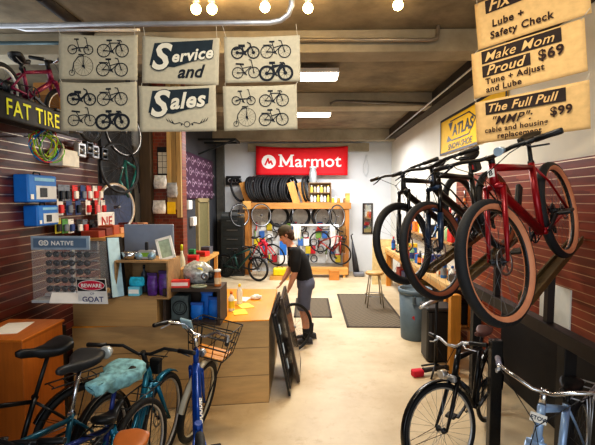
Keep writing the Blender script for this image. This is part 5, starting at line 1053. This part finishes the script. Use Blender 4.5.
# packs on the back panel
R2 = random.Random(33); cols = [(230, 60, 60), (236, 214, 60), (250, 250, 246), (60, 110, 180), (40, 40, 44), (240, 240, 236), (210, 40, 60), (120, 160, 70), (244, 244, 240)]
k = 0
for r, py in enumerate((228, 236, 244, 252, 261)):
    for c in range(14):
        px = 254 + c * 6.6 + R2.uniform(-1.5, 1.5)
        if R2.random() < .12: continue
        c1 = cols[(k * 5 + r) % 9]; x, z = BX(px), BZ(py); t = thing('accessory_pack', 'small hanging accessory on the white rack panel, %s row down, %s from left' % (ORD[r], ORD[c]), 'accessory', (x, Yr + .47, z)); k += 1; m1 = mat(c1, .5)
        kind = k % 4
        if kind == 0: b = MB(); b.smooth = True; b.tube([(.09 * math.cos(a), -.02, .1 * math.sin(a)) for a in [2 * PI * q / 16 for q in range(16)]], .014, 6, True); b.build('loop', mat((36, 36, 40), .5), t)
        elif kind == 1: b = MB(); b.tube([(0, -.02, .12), (.01, -.03, 0), (-.02, -.02, -.12)], [.02, .014, .02], 8); b.build('tool_handle', m1, t); b = MB(); b.bar((-.03, -.02, .13), (.04, -.02, .15), .02, .03); b.build('tool_head', STEEL, t)
        else: b = MB(); b.rbox((0, -.02, 0), (.15, .03, .21), .01); b.build('pack', m1, t); b = MB(); b.box((0, -.02, .12), (.15, .008, .05)); b.build('header_card', mat(cols[(k * 2 + 1) % 9], .5), t)
# low bench and boxes
lb = thing('low_bench', 'low pale wooden bench along the foot of the rack', 'bench', (BX(312), Yr - .25, 0)); w = BX(347) - BX(277); b = MB(); b.box((0, 0, .23), (w, .3, .05)); b.box((0, -.13, .15), (w, .03, .12)); b.build('board', wood((222, 166, 92), 'x'), lb)
for s_ in (-1, 1): b = MB(); b.box((s_ * (w / 2 - .1), 0, .1), (.06, .26, .2)); b.build('leg', PINEZ, lb)
carton('wooden_box', 'small orange wooden box on the floor before the low bench', (BX(333), Yr - .62, 0), (.26, .22, .26), wood((212, 140, 66), 'x'))
yt = thing('yellow_case', 'bright yellow case on the floor left of the mechanic', 'case', (BX(281), Yr - .6, .1)); b = MB(); b.rbox((0, 0, .1), (.34, .2, .2), .04); b.build('body', mat((232, 206, 20), .45), yt); b = MB(); b.tube([(-.07, 0, .2), (-.06, 0, .25), (.06, 0, .25), (.07, 0, .2)], .01, 6); b.build('handle', BLACK, yt)
b = MB(); b.box((0, 0, .05), (.5, .3, .1)); tag(b.build('low_step', PINE, loc=(BX(281), Yr - .6, 0)), 'low wooden step under the yellow case', 'step')
# bikes before the rack
bike('kids_bike', 'dark green and teal mountain bike standing left of the mechanic', (P(258, 266, 10.4).x, 10.4, .32), (P(224, 262, 10.75).x, 10.9, .32), rad=.32, tw=.055, frame=(44, 84, 82), side=RUBBER, steer=.0, barw=.6, seg=28, st=.36, sad_h=.5, tr=1.4, fork=BLACK, susp=True)
bike('road_bike', 'pink-red bike in front of the left rack post', (BX(276), 10.92, .62), (BX(252), 11.0, .5), rad=.33, tw=.03, frame=(224, 50, 70), side=RUBBER, steer=-.5, bars='drop', barw=.42, rotor=False, seg=28, lean=.12, saddle=BLACK, tr=1.5)
bike('road_bike', 'bike hanging behind the rail with brown-red frame', (BX(340), 11.05, .62), (BX(320), 11.12, .95), rad=.3, tw=.03, frame=(150, 50, 40), side=RUBBER, bars='drop', barw=.4, rotor=False, seg=28, lean=.1)
rd = MB(); tag(carton('blue_pump_box', 'white and blue striped tall box behind the mechanic head', (BX(283), Yr + .1, .3), (.22, .16, .9), WHITE, mat((40, 110, 190), .5)), 'white and blue striped tall box behind the mechanic', 'box')
# black cabinets left of the rack
cbx = thing('tool_cabinet', 'black tool cabinet with drawers in the far left corner by the rack', 'cabinet', (P(233, 240, 11.2).x, 11.35, 0)); b = MB(); b.box((0, 0, .8), (.62, .5, 1.6)); b.build('body', mat((40, 44, 44), .5), cbx)
for i in range(6): b = MB(); b.box((0, -.255, .2 + i * .25), (.56, .02, .22)); d_ = b.build('drawer', mat((30, 34, 34), .45), cbx); b = MB(); b.box((0, -.275, .26 + i * .25), (.3, .02, .02)); b.build('handle', STEEL, d_)
for i, (dx, h, c) in enumerate(((-.2, .14, (60, 66, 66)), (.05, .2, (36, 38, 40)), (.22, .12, (130, 110, 80)))): carton('tool_case', '%s tool case on top of the black cabinet' % ['grey', 'black', 'tan'][i], (P(233, 240, 11.2).x + dx, 11.3, 1.6), (.2, .3, h), mat(c, .5), mat((90, 94, 96), .5))
# mirror, broom things on the back wall
mr = thing('wall_mirror', 'narrow dark-framed mirror on the back wall right of the rack', 'mirror', (P(368, 220, 11.8).x, 11.88, P(368, 234, 11.8).z)); w, h = .29, .88; b = MB()
for c, s in (((0, 0, .02), (w, .03, .04)), ((0, 0, h - .02), (w, .03, .04)), ((-w / 2 + .02, 0, h / 2), (.04, .03, h)), ((w / 2 - .02, 0, h / 2), (.04, .03, h))): b.box(c, s)
b.build('frame', mat((44, 34, 26), .5), mr); b = MB(); b.box((0, .004, h / 2), (w - .06, .01, h - .06)); b.build('glass', mat((200, 205, 205), .05, 1., var=0.), mr)
vt = thing('vacuum_cleaner', 'grey and black upright vacuum cleaner at the right foot of the rack', 'vacuum cleaner', (P(357, 262, 11.2).x, 11.25, 0)); b = MB(); b.smooth = True; b.tube([(0, 0, .06), (-.06, .05, .5), (-.12, .08, .95)], [.09, .07, .02], 10); b.build('body', mat((50, 50, 54), .4), vt); b = MB(); b.rbox((.05, -.05, .06), (.3, .28, .11), .04); b.build('floor_head', mat((120, 120, 124), .4), vt)
b = MB(); b.smooth = True; b.tube([(-.12, .08, .95), (-.15, .1, 1.1), (-.1, .1, 1.14)], .016, 8); b.build('handle', BLACK, vt)
# a wire loop on the back wall
b = MB(); b.tube([(.0, 0, .3), (-.02, 0, .18), (-.07, 0, .0), (-.06, 0, -.22), (0, 0, -.32), (.06, 0, -.22), (.07, 0, 0), (.02, 0, .18), (.03, 0, .3)], .006, 5); tag(b.build('wire_hook', mat((190, 194, 196), .5), loc=(P(366, 165, 11.85).x, 11.87, P(366, 165, 11.85).z)), 'thin wire loop hanging on the back wall above the mirror', 'wire')
# mats on the floor
def floor_mat(label, x0, x1, y0, y1):
    m, nt, bs = nodes_mat('ribbed_mat'); tc = N(nt, 'ShaderNodeTexCoord'); ch = N(nt, 'ShaderNodeTexChecker', i_Scale=22.); ch.inputs['Color1'].default_value = lin((86, 76, 62)) + (1,); ch.inputs['Color2'].default_value = lin((118, 104, 84)) + (1,); nt.links.new(tc.outputs['Object'], ch.inputs[0]); nt.links.new(ch.outputs[0], bs.inputs['Base Color']); bs.inputs['Roughness'].default_value = .9
    t = thing('floor_mat', label, 'mat', ((x0 + x1) / 2, (y0 + y1) / 2, 0)); w, d = x1 - x0, y1 - y0; b = MB(); b.box((0, 0, .006), (w - .06, d - .06, .012)); b.build('mat', m, t); b = MB()
    for c, s in (((0, -d / 2 + .02, .007), (w, .04, .014)), ((0, d / 2 - .02, .007), (w, .04, .014)), ((-w / 2 + .02, 0, .007), (.04, d, .014)), ((w / 2 - .02, 0, .007), (.04, d, .014))): b.box(c, s)
    b.build('border', mat((70, 60, 50), .9), t)
floor_mat('large brown ribbed mat on the floor before the right workbench', .64, 1.64, 6.65, 9.0); floor_mat('smaller brown mat on the floor beyond the mechanic', -.25, .43, 7.2, 8.6)
# ------------------------------------------------------------------ right workbench
wb_ = thing('workbench', 'long pale workbench along the right wall cluttered with tools', 'workbench', (2.12, 7.85, 0)); b = MB(); b.box((0, 0, .9), (.46, 4.5, .06)); b.build('top', wood((222, 182, 122), 'y', rough=.45), wb_, bevel=.004)
for y in (-2.15, -.2, 2.1):
    for x in (-.17, .17): b = MB(); b.box((x, y, .435), (.1, .1, .87)); b.build('leg', wood((214, 140, 52), 'z'), wb_)
b = MB(); b.box((.02, 0, .3), (.42, 4.4, .03)); b.build('lower_shelf', wood((150, 110, 66), 'y'), wb_)
b = MB(); b.box((-.215, 0, .83), (.03, 4.5, .09)); b.build('apron', wood((204, 150, 84), 'y'), wb_)
R2 = random.Random(5); n_ = 0
cols = [('white', (238, 238, 232)), ('blue', (40, 110, 190)), ('red', (206, 44, 40)), ('yellow', (236, 200, 50)), ('black', (34, 34, 38)), ('pale green', (150, 190, 140)), ('orange', (228, 130, 50)), ('grey', (140, 144, 148)), ('cream', (230, 214, 180)), ('dark blue', (40, 60, 120))]
for i in range(30):
    y = 5.7 + i * .14; x = 1.99 + .1 * (i % 3) + R2.uniform(-.03, .03); nm, c = cols[(i * 7) % 10]; kind = i % 3
    wh = 'on the right workbench, %s from the near end' % (['', 'second ', 'third '][0] + ORD[i % 20] if i < 20 else '%s from the far end' % ORD[29 - i]) if i < 20 else 'on the right workbench, %s from the far end' % ORD[29 - i]
    if kind == 0: bottle('supply_bottle', '%s bottle %s' % (nm, wh), (x, y, .93), .046, .25 + .06 * (i % 2), mat(c, .4), mat(cols[(i * 3 + 1) % 10][1], .5), lab=mat(cols[(i + 4) % 10][1], .5))
    elif kind == 1: carton('parts_box', '%s parts box %s' % (nm, wh), (x, y, .93), (.2, .12, .12 + .05 * (i % 4)), mat(c, .6), mat(cols[(i + 2) % 10][1], .5), rz=R2.uniform(-.5, .5))
    else:
        t = thing('hand_tool', '%s-handled tool lying %s' % (nm, wh), 'tool', (x - .1, y, .945), R2.uniform(-1, 1)); b = MB(); b.tube([(-.12, 0, 0), (0, 0, .0)], .014, 8); b.build('handle', mat(c, .5), t); b = MB(); b.bar((0, 0, 0), (.12, 0, 0), .016, .008); b.box((.13, 0, 0), (.05, .04, .01)); b.build('shaft', STEEL, t)
# tall repair stand with red clamp, pegged tools on the wall
ts = thing('truing_stand', 'black and red wheel truing stand on the far end of the right bench', 'stand', (2.1, 9.1, .93)); b = MB(); b.box((0, 0, .02), (.3, .2, .04)); b.bar((-.1, 0, .04), (-.14, 0, .5), .04, .03); b.bar((.1, 0, .04), (.14, 0, .5), .04, .03); b.build('frame', BLACK, ts); b = MB(); b.rbox((0, 0, .3), (.16, .06, .12), .02); b.build('clamp', mat((196, 36, 40), .4), ts)
for i in range(14):
    y = 5.6 + i * .3; z = 1.85 + .14 * (i % 3); c = cols[(i * 3) % 10]; t = thing('wall_tool', '%s tool hanging on the right wall above the bench, %s from the near end' % (c[0], ORD[i]), 'tool', (XR - .03, y, z)); b = MB(); b.tube([(-.02, 0, .1), (-.02, 0, -.02)], .012, 8); b.build('shaft', STEEL, t); b = MB(); b.tube([(-.02, 0, -.02), (-.02, .01, -.13)], [.018, .022], 8); b.build('handle', mat(c[1], .5), t)
sh = thing('wall_shelf', 'shelf on the right wall above the bench holding supplies', 'shelf', (XR - .13, 7.9, 1.42)); b = MB(); b.box((0, 0, 0), (.24, 3.4, .03)); b.build('board', wood((186, 140, 84), 'y'), sh)
for y in (-1.5, 0, 1.5): b = MB(); b.box((.06, y, -.07), (.12, .03, .12)); b.build('bracket', STEEL, sh)
for i in range(12): c = cols[(i * 3 + 2) % 10]; (bottle if i % 2 else carton)(*(('supply_bottle', '%s bottle on the right wall shelf, %s item from the near end' % (c[0], ORD[i]), (XR - .13, 6.4 + i * .27, 1.436), .05, .26, mat(c[1], .45), WHITE) if i % 2 else ('parts_box', '%s box on the right wall shelf, %s item from the near end' % (c[0], ORD[i]), (XR - .13, 6.4 + i * .27, 1.436), (.14, .2, .2), mat(c[1], .6))))
for i in range(7): c = cols[(i * 3 + 4) % 10]; carton('storage_bin', '%s storage bin under the right bench, %s from the near end' % (c[0], ORD[i]), (2.14, 6.0 + i * .5, .317), (.34, .36, .28), mat(tuple(x * .6 for x in c[1]), .5))
# end panel
b = MB(); b.box((0, 0, .56), (.5, .04, 1.12)); tag(b.build('bench_end_panel', mat((226, 204, 150), .6), loc=(1.83, 10.1, 0)), 'cream painted panel at the far end of the right workbench', 'panel')
# stool
st_ = thing('stool', 'tan-seated metal stool standing on the ribbed mat', 'stool', (1.3, 8.0, .014)); b = MB(); b.smooth = True; b.spin([(0, .62), (.16, .62), (.175, .635), (.175, .66), (.16, .675), (0, .68)], 24); b.build('seat', wood((206, 160, 96), 'x'), st_)
for k in range(4): a = PI / 4 + k * PI / 2; b = MB(); b.tube([(.12 * math.cos(a), .12 * math.sin(a), .62), (.22 * math.cos(a), .22 * math.sin(a), .0)], .012, 8); b.build('leg', mat((170, 160, 140), .35, .7), st_)
b = MB(); b.tube([(.185 * math.cos(t), .185 * math.sin(t), .22) for t in [2 * PI * i / 24 for i in range(24)]], .008, 6, True); b.build('foot_ring', STEEL, st_)
# bins
def bin_(label, x, y, r, h, m, band=None):
    t = thing('trash_bin', label, 'bin', (x, y, 0)); b = MB(); b.smooth = True; b.spin([(0, 0), (r * .84, 0), (r * .86, .02), (r, h * .93), (r * .95, h * .93), (r * .8, .03), (0, .03)], 28); b.build('body', m, t)
    b = MB(); b.smooth = True; b.spin([(r, h * .9), (r * 1.07, h * .92), (r * 1.07, h), (r * .96, h), (r * .95, h * .92)], 28); b.build('rim', m, t)
    for s_ in (-1, 1): b = MB(); b.rbox((s_ * r * 1.02 * .3, -r * 1.0, h * .82), (.05, .05, .12), .01); b.build('handle', m, t)
    return t
t = bin_('grey round trash bin under the front of the raised bikes', 1.62, 6.2, .235, .76, mat((92, 108, 118), .5, var=.08)); b = MB(); b.box((-.06, -.205, .36), (.05, .01, .05), Matrix.Rotation(.785, 3, 'Y')); b.build('red_mark', mat((190, 40, 40), .5), t)
bk = thing('waste_bin', 'black rectangular bin beside the pale wooden post', 'bin', (1.7, 5.38, 0)); b = MB(); b.rbox((0, 0, .34), (.34, .34, .68), .05); b.build('body', mat((26, 27, 30), .45), bk); b = MB(); b.rbox((0, 0, .69), (.37, .37, .05), .05); b.build('rim', mat((32, 33, 36), .45), bk)
# repair stand arm: silver clamp by the bin
rsd = thing('repair_stand', 'silver clamp arm of a repair stand above the black bin', 'repair stand', (1.42, 4.8, 0)); b = MB(); b.smooth = True; b.tube([(.12, .1, .03), (.12, .1, .92)], .02, 10); b.build('pole', BLACK, rsd); b = MB(); b.smooth = True; b.tube([(.12, .1, .9), (-.12, -.05, .84)], [.03, .02], 10); b.build('clamp_arm', SILVER, rsd)
for k in range(3): a = k * 2.1; b = MB(); b.tube([(.12, .1, .12), (.12 + .22 * math.cos(a), .1 + .22 * math.sin(a), .015)], .012, 6); b.build('foot', BLACK, rsd)
br = thing('hand_brush', 'red-bristled brush with a black handle on the floor by the post', 'brush', (1.42, 4.85, 0), .25); b = MB(); b.rbox((-.12, 0, .04), (.14, .09, .08), .02); b.build('bristles', mat((206, 40, 60), .8), br); b = MB(); b.tube([(-.05, 0, .06), (.2, 0, .08), (.34, 0, .07)], [.03, .026, .02], 8); b.build('handle', mat((50, 42, 36), .6), br)
# white sheet, and a black panel added as the shade on the lower wall
b = MB(); b.box((0, 0, 0), (.012, .48, .46)); tag(b.build('white_board', mat((222, 222, 214), .5, var=.05), loc=(XR - .04, 3.92, 1.06)), 'white board on the right slatwall below the display rails', 'board')
b = MB(); b.box((0, 0, .42), (.08, 3.2, .84)); tag(b.build('shade_panel', mat((20, 20, 22), .6), loc=(XR - .08, 3.2, 0)), 'added black panel standing in for shade at the foot of the right slatwall', 'panel')
# ------------------------------------------------------------------ ceiling fittings
EMW = mat((255, 246, 226), .5, emit=9., var=0.); EMS = mat((255, 206, 130), .5, emit=60., var=0.)
def fluor(label, x, y, z, l, w):
    t = thing('fluorescent_light', label, 'ceiling light', (x, y, z)); b = MB(); b.box((0, 0, .05), (l, w, .06)); b.build('housing', WHITE, t); b = MB(); b.rbox((0, 0, 0), (l * .98, w * .9, .05), .02); b.build('diffuser', EMW, t)
    for s_ in (-1, 1): b = MB(); b.tube([(s_ * l * .35, 0, .08), (s_ * l * .35, 0, ZC - z)], .004, 5); b.build('hanger', STEEL, t)
p = P(298, 77, 6.0); fluor('near bright fluorescent fitting hanging behind the canvases', p.x, 6.0, p.z, 1.15, .3)
p = P(300, 115, 8.8); fluor('far bright fluorescent fitting beyond the second beam', p.x, 8.8, p.z, 1.3, .25)
for i, (px, py) in enumerate(((196, 8), (212, 8), (265, 6), (308, 7), (398, 4))):
    p = P(px, py, 3.9); t = thing('spot_light', 'small warm spotlight on the ceiling, %s from the left' % ORD[i], 'spotlight', tuple(p)); b = MB(); b.smooth = True; b.spin([(.0, .1), (.03, .09), (.036, .05), (.03, .05), (0, .06)], 16); b.build('shade', STEEL, t); b = MB(); b.ell((0, 0, -.01), .046, 12, 8); b.build('bulb', EMS, t); b = MB(); b.tube([(0, 0, .09), (0, 0, ZC - p.z)], .008, 6); b.build('stem', BLACK, t)
    lamp('SPOT', 'spot_glow', p - V((0, 0, .06)), 34, (1, .76, .46), rot=(math.radians([35, -20, 30, -25, 10][i]), math.radians([-20, 10, 0, 20, 55][i]), 0), radius=.04, spot=2.3)
    lamp('POINT', 'spot_spill', p - V((0, 0, .05)), 4, (1, .8, .5), radius=.05)
lamp('SPOT', 'sign_spot', (.55, 1.6, 3.75), 75, (1, .74, .42), rot=V((1.1, 1.6, -.5)).to_track_quat('-Z', 'Y').to_euler(), radius=.05, spot=1.0)
CON = mat((206, 208, 214), .35, .6)
def pipe(label, pts, r, m, name='conduit'):
    b = MB(); b.smooth = True; b.tube(pts, r, 8); return tag(b.build(name, m), label, 'conduit')
y = 3.32; z = P(150, 24, y).z
pp = [V((XL, y, z)), V((P(270, 24, y).x, y, z))] + [V((P(270, 24, y).x + .17 * math.sin(a), y, z + .13 * (1 - math.cos(a)))) for a in (.5, 1., PI / 2)]; pp.append(pp[-1] + V((.0, 0, .3)))
pp[-1].z = min(pp[-1].z, ZC); pipe('pale conduit pipe above the canvases bending up at its right end', pp, .022, CON)
pipe('pale conduit pipe across the upper left corner below the other', [P(-4, 23, 4.1), P(26, 30, 4.1), P(140, 30, 4.1)], .016, CON)
pipe('thin dark pipe across the upper left corner behind the canvases', [P(-4, 43, 4.3), P(56, 43, 4.3), P(130, 43, 4.3)], .02, mat((90, 110, 116), .4, .5))
pipe('dark conduit along the first concrete beam with a hooked right end', [P(225, 40, 4.68), P(430, 40, 4.68), P(437, 38, 4.68), P(438, 28, 4.68), P(439, 17, 4.68), P(446, 15, 4.68)], .022, mat((150, 140, 126), .4, .6))
pipe('dark conduit along the second concrete beam', [P(330, 104, 7.4), P(336, 101, 7.4), P(430, 104, 7.4)], .025, mat((110, 104, 96), .4, .5))
pipe('long thin pale conduit along the top of the right wall', [V((2.02, 4.7, 3.72)), V((2.1, 11.4, 3.72))], .014, CON)
pipe('heavy dark slanted pipe at the ceiling above the upper left canvas', [P(40, -6, 3.9), P(96, 38, 4.9)], .07, mat((44, 38, 36), .5))
tr_ = thing('steel_bracket', 'dark steel wall bracket high in the far left corner', 'bracket', (XL, 10.2, 0)); b = MB(); a0 = PX(185, 150, XL); 
z1 = P(190, 137, 9.5).z; b.bar((0, -.3, z1), (.9, -.3, z1), .05, .05); b.bar((0, -.3, z1 - .35), (.9, -.3, z1), .04, .04); b.bar((0, .3, z1), (.9, .3, z1), .05, .05); b.bar((.88, -.3, z1), (.88, .3, z1), .05, .05); b.build('arms', mat((50, 54, 56), .5, .4), tr_)
